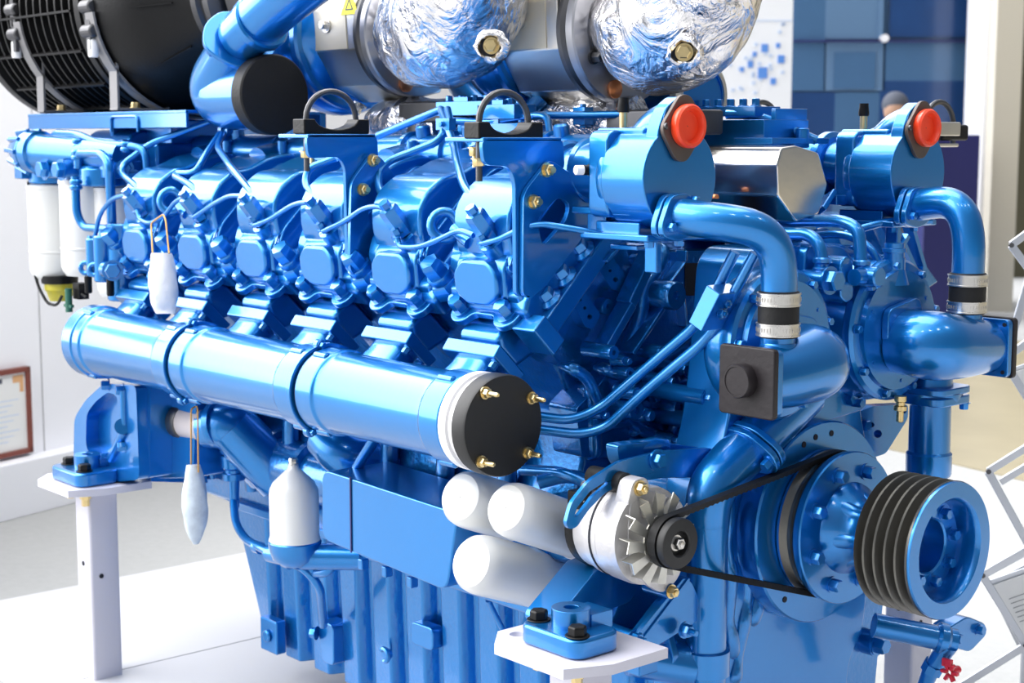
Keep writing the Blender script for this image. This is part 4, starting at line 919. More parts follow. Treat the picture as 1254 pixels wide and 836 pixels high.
# ================================================================== TURBOCHARGERS
def turbo(cx, D, first):
    k = 1.0 if first else .85
    """D: disc centre, axis along X"""
    ax = Vector((1.0, .0, -.02)).normalized()
    m = MB(); m.lathe([(.10,-.40),(.155,-.38),(.185,-.35),(.197,-.31),(.197,-.28),(.190,-.265),(.185,-.26),(.185,-.24),(.178,-.235),(.165,-.235),(.150,-.22),(.10,-.20)], D, ax, 80)
    if not first:
        for v_ in m.bm.verts: v_.co.y = D.y+(v_.co.y-D.y)*k; v_.co.z = D.z+(v_.co.z-D.z)*k
    t = part(m, 'turbocharger', 'blue')
    m = MB(); m.torus(D-ax*.31, ax, .140*k, .060*k, 64, 20); sub_(m, 'compressor_volute', 'blue', t)
    # octagonal heat shield: cream upper faces, brushed metal lower faces
    R8 = .163; pts = [(R8*math.cos(math.radians(a)), R8*math.sin(math.radians(a))) for a in (18,50,88,135,168,202,248,292,335)]
    oct_ = [(a*.92, b*.92) for a, b in [(-.145,-.045),(-.085,-.135),(.02,-.175),(.13,-.15),(.17,-.06),(.165,.07),(.10,.155),(-.03,.17),(-.125,.115),(-.15,.06)]]
    m = MB(); m.px([(D.y+a, D.z+b) for a, b in oct_], D.x-.235, D.x-.050); hs = sub_(m, 'heat_shield', 'stainless', t, .003)
    m = MB(); m.px([(D.y+a*.92-.001, D.z+b*.92) for a, b in ((-.1465,-.043),(-.1515,.06),(-.127,.117),(-.12,.112),(-.145,.058),(-.141,-.041))], D.x-.232, D.x-.085); sub_(m, 'shield_panel', 'cream', t, .001)
    for (dx, dz) in ((-.165,.02),):
        c = Vector((D.x+dx, D.y-.139, D.z+dz)); m = MB(); m.lathe([(.018,0),(.018,.003)], c, -YV, 24); m.hexn(c-YV*.003, -YV, .011, .012); sub_(m, 'shield_bolt', 'steel', t)
    c = Vector((D.x-.16, D.y-.05, D.z-.168)); m = MB(); m.lathe([(.020,0),(.020,.004)], c, -ZV-YV*.5, 20); m.hexn(c-ZV*.004, -ZV-YV*.5, .010, .018); sub_(m, 'shield_bolt', 'steel', t)
    if first:
        lc = A(428,6,y=D.y-.141); m = MB(); m.py([(lc.x-.035,lc.z-.022),(lc.x+.035,lc.z-.022),(lc.x+.003,lc.z+.034),(lc.x-.003,lc.z+.034)], lc.y-.001, lc.y+.001); w_ = sub_(m, 'warning_label', 'yellow', t); w_['label'] = 'yellow triangular warning label'
        m = MB(); m.py([(lc.x-.016,lc.z-.012),(lc.x+.016,lc.z-.012),(lc.x,lc.z+.016)], lc.y-.0016, lc.y-.001, [list(reversed([(lc.x-.011,lc.z-.009),(lc.x+.011,lc.z-.009),(lc.x,lc.z+.010)]))]); sub_(m, 'warning_symbol', 'ink_dark', t)
    # clamp band then the grey disc flange
    m = MB(); m.lathe([(.10,-.055),(.136,-.05),(.150,-.04),(.150,-.028),(.144,-.02),(.10,-.018)], D, ax, 72); sub_(m, 'clamp_band', 'dark_steel', t)
    m = MB(); m.lathe([(.06,-.014),(.149,-.014),(.152,-.010),(.152,.008),(.149,.012),(.112,.012),(.110,.004),(.06,.004)], D, ax, 80); fl_ = sub_(m, 'turbine_flange', 'flange_grey', t)
    m = MB(); m.lathe([(.019,.010),(.019,.016),(.015,.018)], D+Vector((0,-.035,-.122)), ax, 24); sub_(m, 'copper_plug', 'copper', t)
    m = MB(); m.lathe([(.014,.005),(.014,.012)], D+Vector((0,-.095,-.06)), ax, 20); m.hexn(D+Vector((.012,-.095,-.06)), ax, .011, .02); sub_(m, 'flange_bolt', 'dark_steel', t)
    # foil-wrapped exhaust elbow, crumpled for real
    m = MB()
    pth = [D+Vector((.01,0,.0)), D+Vector((.06,-.02,-.004)), D+Vector((.20,-.11,-.008)), D+Vector((.43,-.21,-.010)), D+Vector((.54,-.24,.11)), D+Vector((.60,-.23,.36))] if first else [D+Vector((.01,0,.0)), D+Vector((.06,-.01,-.006)), D+Vector((.15,-.05,-.012)), D+Vector((.24,-.07,.02)), D+Vector((.29,-.06,.13)), D+Vector((.335,-.03,.36))]
    m.tube(pth, ([.094,.112,.130,.128,.122,.120] if first else [.094,.108,.130,.134,.128,.125]), 72, .09, n=12)
    bmesh.ops.subdivide_edges(m.bm, edges=[e for e in m.bm.edges if e.calc_length() > .03], cuts=2, use_grid_fill=True)
    from mathutils import noise
    for v_ in m.bm.verts:
        p = v_.co; n1 = noise.noise(p*9+Vector((3.1,0,cx))); n2 = 1-abs(noise.noise(p*22+Vector((0,cx,7)))); n3 = noise.cell(p*16)
        dd = v_.normal if v_.normal.length else Vector((0,0,0)); v_.co = p + (p-D).normalized()*(.010*n1) + Vector((noise.noise(p*15),noise.noise(p*16+Vector((5,5,5))),noise.noise(p*14+Vector((9,1,2)))))*.009 + (p-D).normalized()*(.010*(n2-.8))
    fo = sub_(m, 'foil_wrapped_elbow', 'foil', t, ang=60)
    hp = A(602,56,y=D.y-.318) if first else A(838,64,y=D.y-.185)
    m = MB(); m.torus(hp, (-YV*.8+XV*.6-ZV*.2), .026, .010, 28, 10, e=.7)
    for v_ in m.bm.verts: v_.co += Vector((noise.noise(v_.co*60),noise.noise(v_.co*55),noise.noise(v_.co*50)))*.008
    sub_(m, 'foil_collar', 'foil', t)
    m = MB(); m.lathe([(.026,0),(.026,.004)], hp+(YV*.8-XV*.6)*.006, (-YV*.8+XV*.6), 24); sub_(m, 'foil_opening', 'hole', t)
    m = MB(); m.hexn(hp, (-YV*.8+XV*.6), .013, .012); sub_(m, 'sensor_bung', 'brass', t)
    return t
D1 = A(507,40,y=-.06); D2 = A(763,36,y=-.06)
turbo(1.3, D1, True); turbo(7.7, D2, False)
# lower turbine casings & oil supply pipes
for D in (D1, D2):
    m = MB(); m.cyl(D+Vector((.05,.0,-.20)), D+Vector((.05,.0,-.33)), .05, seg=28); m.box(D+Vector((.10,.02,-.19)), (.20,.14,.05)); part(m, 'turbine_foot', 'dark_steel', .006)
for (a, b) in ((505,152),(722,153)):
    c = A(a, b, y=-.05); m = MB(); m.tube([c+Vector((-.12,0,.0)), c, c+Vector((.14,0,.0))], [.055,.068,.055], 48, .02)
    bmesh.ops.subdivide_edges(m.bm, edges=list(m.bm.edges), cuts=2, use_grid_fill=True)
    from mathutils import noise
    for v_ in m.bm.verts: v_.co += Vector((noise.noise(v_.co*25),noise.noise(v_.co*27+Vector((4,4,4))),noise.noise(v_.co*24+Vector((8,2,1)))))*.012
    part(m, 'foil_wrapped_pipe', 'foil', ang=60)
# blue charge air duct to the clamp-ringed opening
m = MB(); c = A(858,118,y=.12); m.tube([A(600,100,y=.10), A(700,150,y=.13), A(800,122,y=.13), c], [.10,.10,.075,.070], 40, .1); m.lathe([(.070,-.01),(.070,0),(.062,0),(.060,-.12)], c, XV*.95-YV*.1, 48, caps=False); du = part(m, 'charge_air_duct', 'blue')
m = MB(); m.lathe([(.070,-.022),(.080,-.014),(.080,.004),(.073,.010),(.064,.010),(.062,-.05)], c, XV, 56, caps=False); cr = sub_(m, 'duct_clamp', 'stainless', du)
m = MB(); m.lathe([(.062,-.04),(.001,-.04)], c, XV, 40, caps=False); sub_(m, 'duct_bore', 'dark_steel', du)
m = MB(); m.cyl(c+Vector((0,-.03,.082)), c+Vector((0,.03,.088)), .006, seg=10); m.hexn(c+Vector((0,.03,.088)), YV, .008, .01); sub_(m, 'clamp_screw', 'steel', du)
m = MB(); m.tube([A(590,85,y=.05), A(640,140,y=.05), A(700,140,y=.10)], .095, 40, .1); part(m, 'charge_air_duct', 'blue')
fp([(636,62,-.12),(622,118,-.12)], .014, name='oil_supply_pipe'); fp([(663,120,-.10),(648,136,-.12)], .020, name='oil_supply_pipe')

# ================================================================== TOP PIPES, BLOCKS
fp([(548,148,-.25),(600,150,-.22),(655,141,-.20),(700,141,-.15),(830,139,-.05)], .008, name='fuel_rail_pipe')
fp([(655,141,-.20),(670,142,-.20),(673,160,-.22),(673,172,-.24)], .0075, name='fuel_rail_pipe', bend=.03)
fp([(560,165,-.22),(660,165,-.22)], .008, name='fuel_rail_pipe')
fp([(890,140,.10),(925,140,.12),(1000,172,.20)], .010, name='fuel_rail_pipe', bend=.04)
m = MB(); c = A(714,142,y=-.12); m.box(c, (.035,.025,.036)); m.hexn(c+ZV*.018, ZV, .007, .006); m.hexn(c-ZV*.018, -ZV, .007, .006); part(m, 'pipe_clip', 'blue', .003)
for (a, b, w) in ((575,133,.16),(620,137,.12),(610,160,.20)):
    c = A(a, b, y=-.20); m = MB(); m.box(c, (w,.06,.030))
    for k in range(4): m.hexn(c+Vector((-w*.4+w*.27*k,-.005,.015)), ZV, .008, .012)
    m.box(c+ZV*.018, (w*.3,.05,.014)); part(m, 'valve_block', 'blue', .003)
m = MB(); c = A(600,185,y=-.18); m.box(c, (.16,.08,.09)); m.cyl(c+Vector((-.1,0,.02)), c+Vector((.1,0,.02)), .03, seg=20); part(m, 'valve_block', 'blue', .004)
c = A(895,137,y=.14); m = MB(); m.box(c, (.20,.08,.020)); 
for k in range(6): m.hexn(c+Vector((-.085+.034*k,-.02,.010)), ZV, .009, .014)
m.box(c+Vector((.02,.0,-.045)), (.26,.14,.055)); m.box(c+Vector((.13,.01,-.06)), (.10,.18,.012)); m.box(c+Vector((.14,.02,-.03)), (.012,.10,.07)); part(m, 'valve_block', 'blue', .003)
c = A(945,175,y=.17); m = MB(); m.box(c, (.16,.05,.02)); m.cyl(c+Vector((.02,0,0)), c+Vector((.05,0,.045)), .016, seg=16); m.cyl(c+Vector((.08,0,.0)), c+Vector((.08,0,.03)), .014, seg=16); part(m, 'valve_block', 'blue', .003)
# far bank saddles with their loops
for (a, b, y) in ((933,150,.34),(1150,150,.62)):
    c = A(a, b, y=y); m = MB(); m.box(c+Vector((0,.03,-.022)), (.05,.10,.035)); s = part(m, 'pipe_saddle', 'black_plastic', .006); m = MB(); m.tube([c+Vector((0,-.055,-.08))]+[c+Vector((0,-.055*math.cos(t),.055*math.sin(t)-.01)) for t in [PI*k/12 for k in range(13)]]+[c+Vector((0,.055,-.05))], .006, 10); sub_(m, 'u_bolt', 'dark_steel', s)
c = A(1152,158,y=.60); m = MB(); m.box(c, (.05,.08,.03)); m.box(c-ZV*.035, (.03,.10,.008)); part(m, 'far_clip', 'stainless', .003)

# ================================================================== POLISHED STEEL CASING between the banks
m = MB(); ax0, ax1 = -.70, -.345
sec = PX(-.345, [(957,181),(975,178),(1003,187),(1014,226),(1003,262),(975,272),(953,240),(952,200)])
sec = [(y_, z_) for y_, z_ in sec]
m.px(rpoly(sec, .006), -.72, -.345); stc = part(m, 'intercooler_casing', 'mirror_steel', .004)
m = MB(); m.box(Vector((-.62,.13,.565)), (.30,.18,.09)); part(m, 'casing_base', 'blue', .005)
m = MB(); m.lathe([(.007,0),(.007,.004),(.005,.008)], A(876,243,y=-.1), ZV, 14); part(m, 'copper_plug', 'copper')

# ================================================================== PIPES AND BLOCKS BETWEEN THE WATER PUMPS
fp([(935,270,.05),(1030,270,.06),(1052,280,.06),(1055,335,.06)], .0125, name='cross_pipe', bend=.05)
fp([(955,286,-.03),(990,286,-.02),(1005,300,-.02),(1006,332,-.02)], .0125, name='cross_pipe', bend=.05)
fp([(965,293,.12),(1030,285,.14),(1065,300,.14),(1080,330,.15)], .008, name='cross_pipe', bend=.05)
fp([(1030,288,.2),(1085,270,.26),(1140,270,.36)], .008, name='cross_pipe', bend=.05)
for (a, b, y) in ((1006,325,-.02),(1055,328,.06)):
    c = A(a,b,y=y); m = MB(); m.lathe([(.014,0),(.017,.003),(.017,.010),(.014,.013),(.014,.018),(.017,.021),(.017,.028),(.014,.031)], c-ZV*.015, ZV, 20); part(m, 'pipe_ferrule', 'blue')
m = MB(); c = A(1000,342,y=-.03); m.cyl(c-XV*.03, c+XV*.03, .018, seg=20); m.hexn(c+XV*.03, XV, .021, .02); m.cyl(c+YV*.03-XV*.0, c+YV*.08, .014, seg=16); part(m, 'pipe_union', 'blue')
m = MB(); c = A(1062,338,y=.06); m.cyl(c-YV*.04, c+YV*.03, .016, seg=20); m.cyl(c-XV*.01, c+XV*.03, .020, seg=24, ch=.003); part(m, 'pipe_union', 'blue')
m = MB(); m.px(rpoly(PX(-.24, [(1030,322),(1037,312),(1045,318),(1046,365),(1037,372),(1029,364)]), .014, 4), -.29, -.24); m.box(A(1030,352,x=-.28), (.06,.07,.05)); part(m, 'pump_link_housing', 'blue', .004)
m = MB(); m.px(rpoly(PX(-.34, [(960,300),(1060,300),(1062,400),(960,400)]), .01), -.38, -.335); g = part(m, 'gear_cover', 'blue', .006)
for (a, b) in ((1017,307),(1045,307),(1018,375),(1046,372)):
    m = MB(); m.hexn(A(a,b,x=-.335), XV, .009, .010); sub_(m, 'cover_screw', 'blue', g)
m = MB(); m.tube([A(975,318,x=-.42), A(1010,305,x=-.42)], .045, 24); part(m, 'breather_body', 'blue')
# front of the far bank: pale crossed bars of the lifting plate
m = MB(); X_ = -.62
m.bar(A(1088,272,x=X_), A(1122,348,x=X_), .012, .040, (1,0,0)); m.bar(A(1110,268,x=X_), A(1128,330,x=X_), .012, .028, (1,0,0)); m.bar(A(1106,288,x=X_+.01), A(1070,352,x=X_+.01), .012, .034, (1,0,0)); m.bar(A(1122,348,x=X_), A(1126,326,x=X_), .012, .03, (1,0,0)); part(m, 'far_lifting_plate', 'blue')
m = MB(); m.px([SYm for SYm in [(-v.y if False else .30,.40)]] if False else PX(-.66, [(1010,262),(1090,262),(1150,345),(1120,365),(1040,330),(1000,300)]), -.95, -.66); part(m, 'far_bank_end', 'blue_cast', .006)
m = MB(); m.box(A(1030,243,y=.30), (.10,.16,.02)); m.bar(A(1000,262,y=.16), A(1014,240,y=.22), .05, .012, (-.5,0,.8)); part(m, 'far_shelf_arm', 'blue', .003)

# ================================================================== TWIN FUEL TUBES with the clamp block
tw = [(640,507,-.46),(700,515,-.40),(735,500,-.36),(790,452,-.33),(848,402,-.30),(862,385,-.30),(900,308,-.28)]
tw2 = [(640,523,-.46),(710,532,-.39),(742,524,-.36),(800,470,-.33),(860,420,-.30),(878,398,-.30),(925,310,-.28)]
fp(tw, .0098, name='fuel_supply_tube', bend=.05); fp(tw2, .0098, name='fuel_supply_tube', bend=.05)
m = MB(); u = (A(900,308,y=-.28)-A(862,385,y=-.30)).normalized(); c = A(876,376,y=-.315); w_ = u.cross(YV).normalized()
m.box(c, (.034,.060,.075), Matrix((w_, YV, u)).transposed()); cb = part(m, 'tube_clamp_block', 'blue', .002)
for k, (a, b) in enumerate(((884,370),(879,382))):
    m = MB(); m.hexn(A(a+4,b+2,x=c.x+.017), XV, .0085, .008, stud=.004); sub_(m, 'clamp_bolt', 'blue', cb)
# casting detail between bank end and pump
m = MB(); m.px(rpoly(PX(-.56, [(815,308),(950,305),(950,480),(900,560),(840,560),(712,560),(706,500),(735,470),(757,432),(790,388),(788,372)]), .008), -.64, -.56); gc = part(m, 'gear_housing', 'blue_cast', .010)
m = MB(); m.px(rpoly(PX(-.5585, [(839,322),(905,322),(905,362),(839,362)]), .008), -.562, -.5585); sub_(m, 'recess_shade', 'hole', gc)  # black plate on the surface: the recess shade is painted, no cavity
ribs = [([(812,305),(805,330),(787,350),(784,390),(766,430)], .015), ([(832,430),(870,430)], .014), ([(850,440),(850,500)], .018), ([(870,440),(872,500)], .014), ([(905,300),(905,400),(890,470)], .020), ([(724,478),(727,556)], .016), ([(770,540),(850,548)], .014), ([(780,455),(820,440),(850,415)], .010)]
for (p_, q_, w_, t_) in (((806,372),(765,432),.05,.009), ((797,306),(766,372),.04,.022), ((835,306),(834,320),.03,.006), ((834,320),(815,345),.03,.006), ((768,372),(736,428),.04,.018), ((755,300),(737,320),.03,.008), ((830,345),(836,400),.03,.006), ((836,400),(850,385),.03,.006), ((745,520),(790,515),.03,.012), ((790,480),(815,455),.03,.008)):
    m = MB(); m.bar(A(*p_, x=-.55), A(*q_, x=-.55), w_, t_, (0,-.7,.7)); part(m, 'gusset', 'blue_cast', .003)
for pts, r in ribs:
    m = MB(); P0 = [A(a, b, x=-.566) for a, b in pts]; P0 = [P0[0]-XV*.03]+P0+[P0[-1]-XV*.03]; m.tube(P0, [r*.5]+[r*1.1]*len(pts)+[r*.5], 18, .05); part(m, 'casting_rib', 'blue_cast')
for (a, b, r) in ((817,361,.028),(800,430,.014),(822,497,.020),(865,473,.016),(768,500,.02),(740,430,.014),(880,500,.014),(905,420,.014),(760,455,.012),(850,520,.018)):
    m = MB(); c = A(a, b, x=-.525); m.lathe([(r*1.1,-.05),(r,-.03),(r,.022),(r*.9,.026),(r*.35,.026),(r*.3,.018)], c, XV, 28); part(m, 'casting_boss', 'blue_cast')
for (a, b, L_) in ((800,476,.14),(820,510,.15),(860,470,.10),(850,545,.12)):
    m = MB(); c = A(a, b, x=-.52); m.cyl(c-XV*.04, c+XV*L_, .017, seg=20); m.hexn(c+XV*L_, XV, .012, .014); part(m, 'cross_stud', 'blue')
for (a, b) in ((800,485),(885,400),(905,463),(905,390),(870,540),(780,522),(850,395),(897,440)):
    m = MB(); m.hexn(A(a, b, x=-.548), XV, .011, .013); part(m, 'case_bolt', 'blue')
fp([(660,590,-.42),(700,580,-.38),(740,600,-.36)], .014, name='cross_pipe', bend=.05); fp([(640,575,-.40),(690,578,-.40),(720,592,-.38)], .011, name='cross_pipe', bend=.05)
for (a, b, r, L_) in ((757,478,.013,.05),(792,462,.011,.06),(775,505,.015,.04),(812,448,.012,.05),(838,448,.016,.07),(872,492,.014,.09),(838,530,.015,.06),(880,458,.012,.08),(752,440,.010,.03),(868,425,.012,.05),(725,505,.010,.03),(890,505,.013,.10),(803,535,.012,.05)):
    m = MB(); c = A(a, b, x=-.54); m.lathe([(r*1.3,0),(r*1.1,.006),(r,L_*.8),(r*.8,L_)], c, XV, 22); m.hexn(c+XV*L_, XV, r*.72, .011); part(m, 'boss_bolt', 'blue_cast')
for pts, r in (([(742,452),(765,462),(800,448)], .010), ([(755,500),(790,530),(830,540)], .011), ([(820,455),(835,490),(825,530)], .012), ([(800,470),(850,468),(885,470)], .012), ([(700,450),(720,462),(735,500)], .010), ([(880,420),(870,450),(885,480)], .010), ([(770,480),(785,500),(780,530)], .009)):
    m = MB(); P0 = [A(a, b, x=-.545) for a, b in pts]; P0 = [P0[0]-XV*.03]+P0+[P0[-1]-XV*.03]; m.tube(P0, [r*.6]+[r*1.2]*len(pts)+[r*.6], 18, .04); part(m, 'casting_rib', 'blue_cast')
m = MB(); m.lathe([(.060,0),(.060,.03),(.056,.036),(.040,.036),(.038,.030)], A(845,495,x=-.56), XV, 40); part(m, 'round_cover', 'blue_cast')
# thermostat shelf bracketing on the near bank
m = MB(); m.box(A(752,258,y=-.40), (.15,.07,.012)); m.box(A(740,270,y=-.38), (.05,.04,.04)); m.box(A(775,302,y=-.36), (.07,.05,.010)); part(m, 'shelf_bracket', 'blue', .003)

# ================================================================== FUEL FILTER GROUP at the rear
fcn = [(A(66,300,y=-.44).x, -.44, .335, .60), (A(106,300,y=-.44).x, -.44, .355, .62), (A(140,300,y=-.40).x, -.38, .300, .60)]
for (x, y, z0, z1) in fcn:
    m = MB(); m.lathe([(.02,0),(.056,.004),(.065,.016),(.069,.03),(.069,.075),(.071,.077),(.071,.081),(.069,.083),(.069,z1-z0-.012),(.071,z1-z0-.01),(.071,z1-z0),(.062,z1-z0+.004)], Vector((x,y,z0)), ZV, 48); part(m, 'fuel_filter', 'filter_white')
m = MB(); xa_, xb_ = fcn[0][0], fcn[1][0]
for x in (xa_, xb_, fcn[2][0]+.03): m.lathe([(.062,0),(.064,.004),(.064,.045),(.055,.055)], Vector((x,-.44,.605)), ZV, 40)
m.box(Vector(((xa_+xb_)/2+.08,-.43,.650)), (.50,.09,.045)); fhd = part(m, 'filter_header', 'blue', .006)
for x in (A(64,213,y=-.50).x, A(84,213,y=-.50).x):
    m = MB(); c = Vector((x,-.47,.648)); m.cyl(c, c-YV*.05, .024, seg=24, ch=.003); m.hexn(c-YV*.05, -YV, .023, .018); sub_(m, 'header_union', 'blue', fhd)
# horizontal hand primer pump
m = MB(); a = A(42,186,y=-.50); b = A(98,190,y=-.46); d = b-a; m.lathe([(.060,0),(.060,.03),(.052,.035),(.050,.06),(.050,d.length+.2)], a, d, 40); pm = part(m, 'primer_pump', 'blue')
m = MB(); a2 = A(24,183,y=-.51); d = (a-a2); L_ = d.length; m.lathe([(.036,0),(.040,.006),(.044,.02),(.060,L_-.01),(.060,L_)], a2, d, 36); dn, u, v = m._basis(d)
for k in range(10): m.bar(a2+dn*.01+(u*math.cos(k*.628)+v*math.sin(k*.628))*.048, a2+dn*L_+(u*math.cos(k*.628)+v*math.sin(k*.628))*.060, .012, .014, (u*math.cos(k*.628)+v*math.sin(k*.628)))
sub_(m, 'pump_knob', 'blue', pm, .002)
m = MB(); m.box(A(32,208,y=-.50), (.05,.05,.05)); m.cyl(A(30,198,y=-.50), A(30,218,y=-.50), .016, seg=14); sub_(m, 'pump_valve', 'blue', pm, .006)
# tank body behind
m = MB(); m.box(Vector((-2.34,-.28,.66)), (.36,.20,.12)); m.cyl(Vector((-2.55,-.34,.70)), Vector((-2.3,-.34,.70)), .055, seg=28); part(m, 'filter_bracket', 'blue', .01)
fp([(62,172,-.47),(68,163,-.47),(96,164,-.47),(120,176,-.46),(156,178,-.44),(178,182,-.42),(180,215,-.42)], .0105, name='fuel_hose', bend=.05)
fp([(96,206,-.50),(96,188,-.50),(125,188,-.50),(134,200,-.50),(138,300,-.49)], .0125, name='fuel_hose', bend=.05)
fp([(92,216,-.53),(94,262,-.53),(102,278,-.52),(138,281,-.50)], .0115, name='fuel_hose', bend=.05)
for (a, b, y) in ((95,190,-.50),(96,176,-.48),(155,180,-.44),(93,226,-.53)):
    c = A(a,b,y=y); m = MB(); m.lathe([(.014,-.014),(.017,-.010),(.017,-.004),(.014,0),(.017,.004),(.017,.010),(.014,.014)], c, ZV, 18); part(m, 'pipe_ferrule', 'blue')
for (a, b, y) in ((155,210,-.42),(165,222,-.40),(150,200,-.38)):
    c = A(a,b,y=y); m = MB(); m.cyl(c, c+Vector((.05,-.03,.01)), .022, seg=18, ch=.004); m.hexn(c+Vector((.05,-.03,.01)), XV-YV*.6, .018, .014); part(m, 'pipe_union', 'blue')
# valve cluster
m = MB(); c = A(125,320,y=-.52)
for (a, b, y, r, z0, z1) in ((114,315,-.53,.018,-.05,.05),(126,312,-.52,.024,-.07,.05),(150,330,-.48,.040,-.08,.12)):
    q_ = A(a,b,y=y); m.cyl(q_+ZV*z0, q_+ZV*z1, r, seg=22, ch=.004)
for (a, b, y) in ((105,328,-.54),(116,330,-.54)):
    q_ = A(a,b,y=y); m.torus(q_, YV*.8-XV*.6, .014, .007, 22, 10)
vc = part(m, 'fuel_valve_cluster', 'blue')
q_ = A(138,331,y=-.54); m = MB(); m.cyl(q_-XV*.04, q_, .020, seg=20); m.hexn(q_, XV-YV*.5, .021, .022); m.hexn(A(126,292,y=-.52), ZV, .011, .018); m.hexn(A(113,296,y=-.53), ZV, .013, .014); sub_(m, 'cluster_union', 'blue', vc)
for (a, b) in ((108,343),(135,346)):
    q_ = A(a,b,y=-.54); m = MB(); m.lathe([(.010,.01),(.010,-.03),(.008,-.034)], q_, ZV, 14); sub_(m, 'drain_cap', 'black_plastic', vc)
# water sensor under the rear filter
c = A(70,350,y=-.44); m = MB(); m.lathe([(.052,.012),(.050,-.010)], Vector((fcn[0][0]+.03,-.44,c.z+.02)), ZV, 32); ws = part(m, 'sensor_collar', 'black_plastic')
m = MB(); m.lathe([(.044,.0),(.044,-.018),(.038,-.026),(.030,-.050)], Vector((fcn[0][0]+.03,-.44,c.z+.01)), ZV, 18); sub_(m, 'sensor_bowl', 'sensor_yellow', ws)
m = MB(); q_ = A(84,362,y=-.47); m.cyl(q_+ZV*.02, q_-ZV*.045, .010, seg=14); m.bar(q_-XV*.022-ZV*.028, q_+XV*.022-ZV*.028, .01, .008); sub_(m, 'drain_tap', 'green', ws)
m = MB(); m.box(A(99,356,y=-.44), (.04,.03,.045)); m.tube([A(100,360,y=-.45), A(106,364,y=-.45)], .004, 8); part(m, 'sensor_plug', 'black_plastic', .003)
m = MB(); m.tube(PP([(35,222,-.50),(36,250,-.50),(38,300,-.50),(44,345,-.50),(58,372,-.49),(70,374,-.48),(76,362,-.47)]), .0042, 10, .05); part(m, 'sensor_cable', 'black_rubber')
# ================================================================== SUPPORT POSTS, BAGS
def world(mb, name, m, **k): return mb.build(name, m, None, off=Vector((0,0,OZ)), **k)
def topthing(name, base, label, cat, group=None):
    o = empty(name, Vector(base)+Vector((0,0,OZ)), label, cat, group); return o
def wpart(mb, name, m, parent, base, bevel=0.0, **k): return mb.build(name, m, parent, bevel, off=-Vector(base), **k)
PZ = -.641
def post(c, label):
    base = (c.x+.0, c.y+.01, PZ); t = topthing('support_post', base, label, 'post', None)
    bx, by = base[0], base[1]; s = .040
    m = MB(); m.pz(rrect(bx-s, by-s, bx+s, by+s, .008, 3), PZ, c.z-.018); b = wpart(m, 'post_tube', 'post_white', t, base)
    m = MB(); m.pz([(bx-.15,by-.060),(bx-.10,by-.110),(bx+.075,by-.110),(bx+.11,by-.03),(bx+.11,by+.10),(bx-.15,by+.10)], c.z-.018, c.z, [list(reversed(circ(bx-.115, by-.045, .014, 16)))]); wpart(m, 'top_plate', 'post_white', t, base)
    m = MB()
    for (dx, dy, dz, ax) in ((.0,-s-.0006,.30,-YV),(s+.0006,-.012,.27,XV)): m.lathe([(.006,0),(.006,.0012)], Vector((bx+dx,by+dy,PZ+dz)), ax, 14)
    h = wpart(m, 'bolt_hole', 'hole', t, base)
    return t
post(RC, 'white square steel post with a top plate under the rear mount, at the left'); post(FC, 'white steel post with a wide top plate under the mount foot below the alternator')

# far side posts carry the other bank
p_ = post(Vector((-.50,.62,-.130)), 'white steel post seen behind the big grooved pulley, on the far side')
m = MB(); m.box(Vector((-.50,.42,-.105)), (.12,.36,.05)); part(m, 'far_mount_arm', 'blue', .006)

def bag(name, top, mid, bot, w0, w1, w2, matn, label, hang, depth=.02, twist=.0):
    """soft bag hanging on a loop of twine"""
    base = Vector(bot); t = topthing(name, base, label, 'bag'); m = MB(); rings = []
    top = Vector(top); bot = Vector(bot); mid = Vector(mid); N = 14
    for i in range(N+1):
        s = i/N; c = (top*(1-s)+bot*s) + (mid-(top+bot)/2)*(4*s*(1-s))
        w = w0*(1-s)**2+2*(2*w1-.5*w0-.5*w2)*s*(1-s)+w2*s*s; w = max(w, .004)
        th = depth*math.sin(PI*min(1, .18+s*.9))**.7 + .003 if s < .97 else .006
        a = twist*s; u = (RR*math.cos(a)+FW.normalized()*math.sin(a)); v = (FW-UP*FW.dot(UP))*.9
        rings.append([m.bm.verts.new(c+u*(w*math.cos(2*PI*k/24))*(1+.05*math.sin(5*k+i))+v*(th*math.sin(2*PI*k/24))) for k in range(24)])
    for i in range(N): m._bridge(rings[i], rings[i+1])
    m.bm.faces.new(list(reversed(rings[0]))); m.bm.faces.new(rings[-1])
    wpart(m, 'bag_body', matn, t, base, ang=50)
    m = MB()
    for pts in hang: m.tube([Vector(p) for p in pts], .0019, 8, .01)
    wpart(m, 'twine', 'string', t, base)
    return t
hz = -.595
bag('desiccant_bag', A(198,310,y=hz), A(200,352,y=hz), A(202,384,y=hz), .024, .034, .022, 'bag', 'plain white cloth desiccant bag hanging on orange twine above the manifold at the left',
    [[A(187,310,y=hz), A(185,273,y=-.56), A(200,262,y=-.545), A(203,270,y=-.56), A(207,310,y=hz)]], .022)
hz = -.54
bag('desiccant_pouch', A(237,569,y=hz), A(239,625,y=hz), A(240,666,y=hz), .016, .030, .006, 'bag_print', 'pale blue marbled pouch on orange twine hanging from the pipe stub below the manifold',
    [[A(234,572,y=hz), A(234,500,y=-.55), A(241,497,y=-.53), A(242,500,y=-.55), A(243,578,y=hz)]], .022, .3)

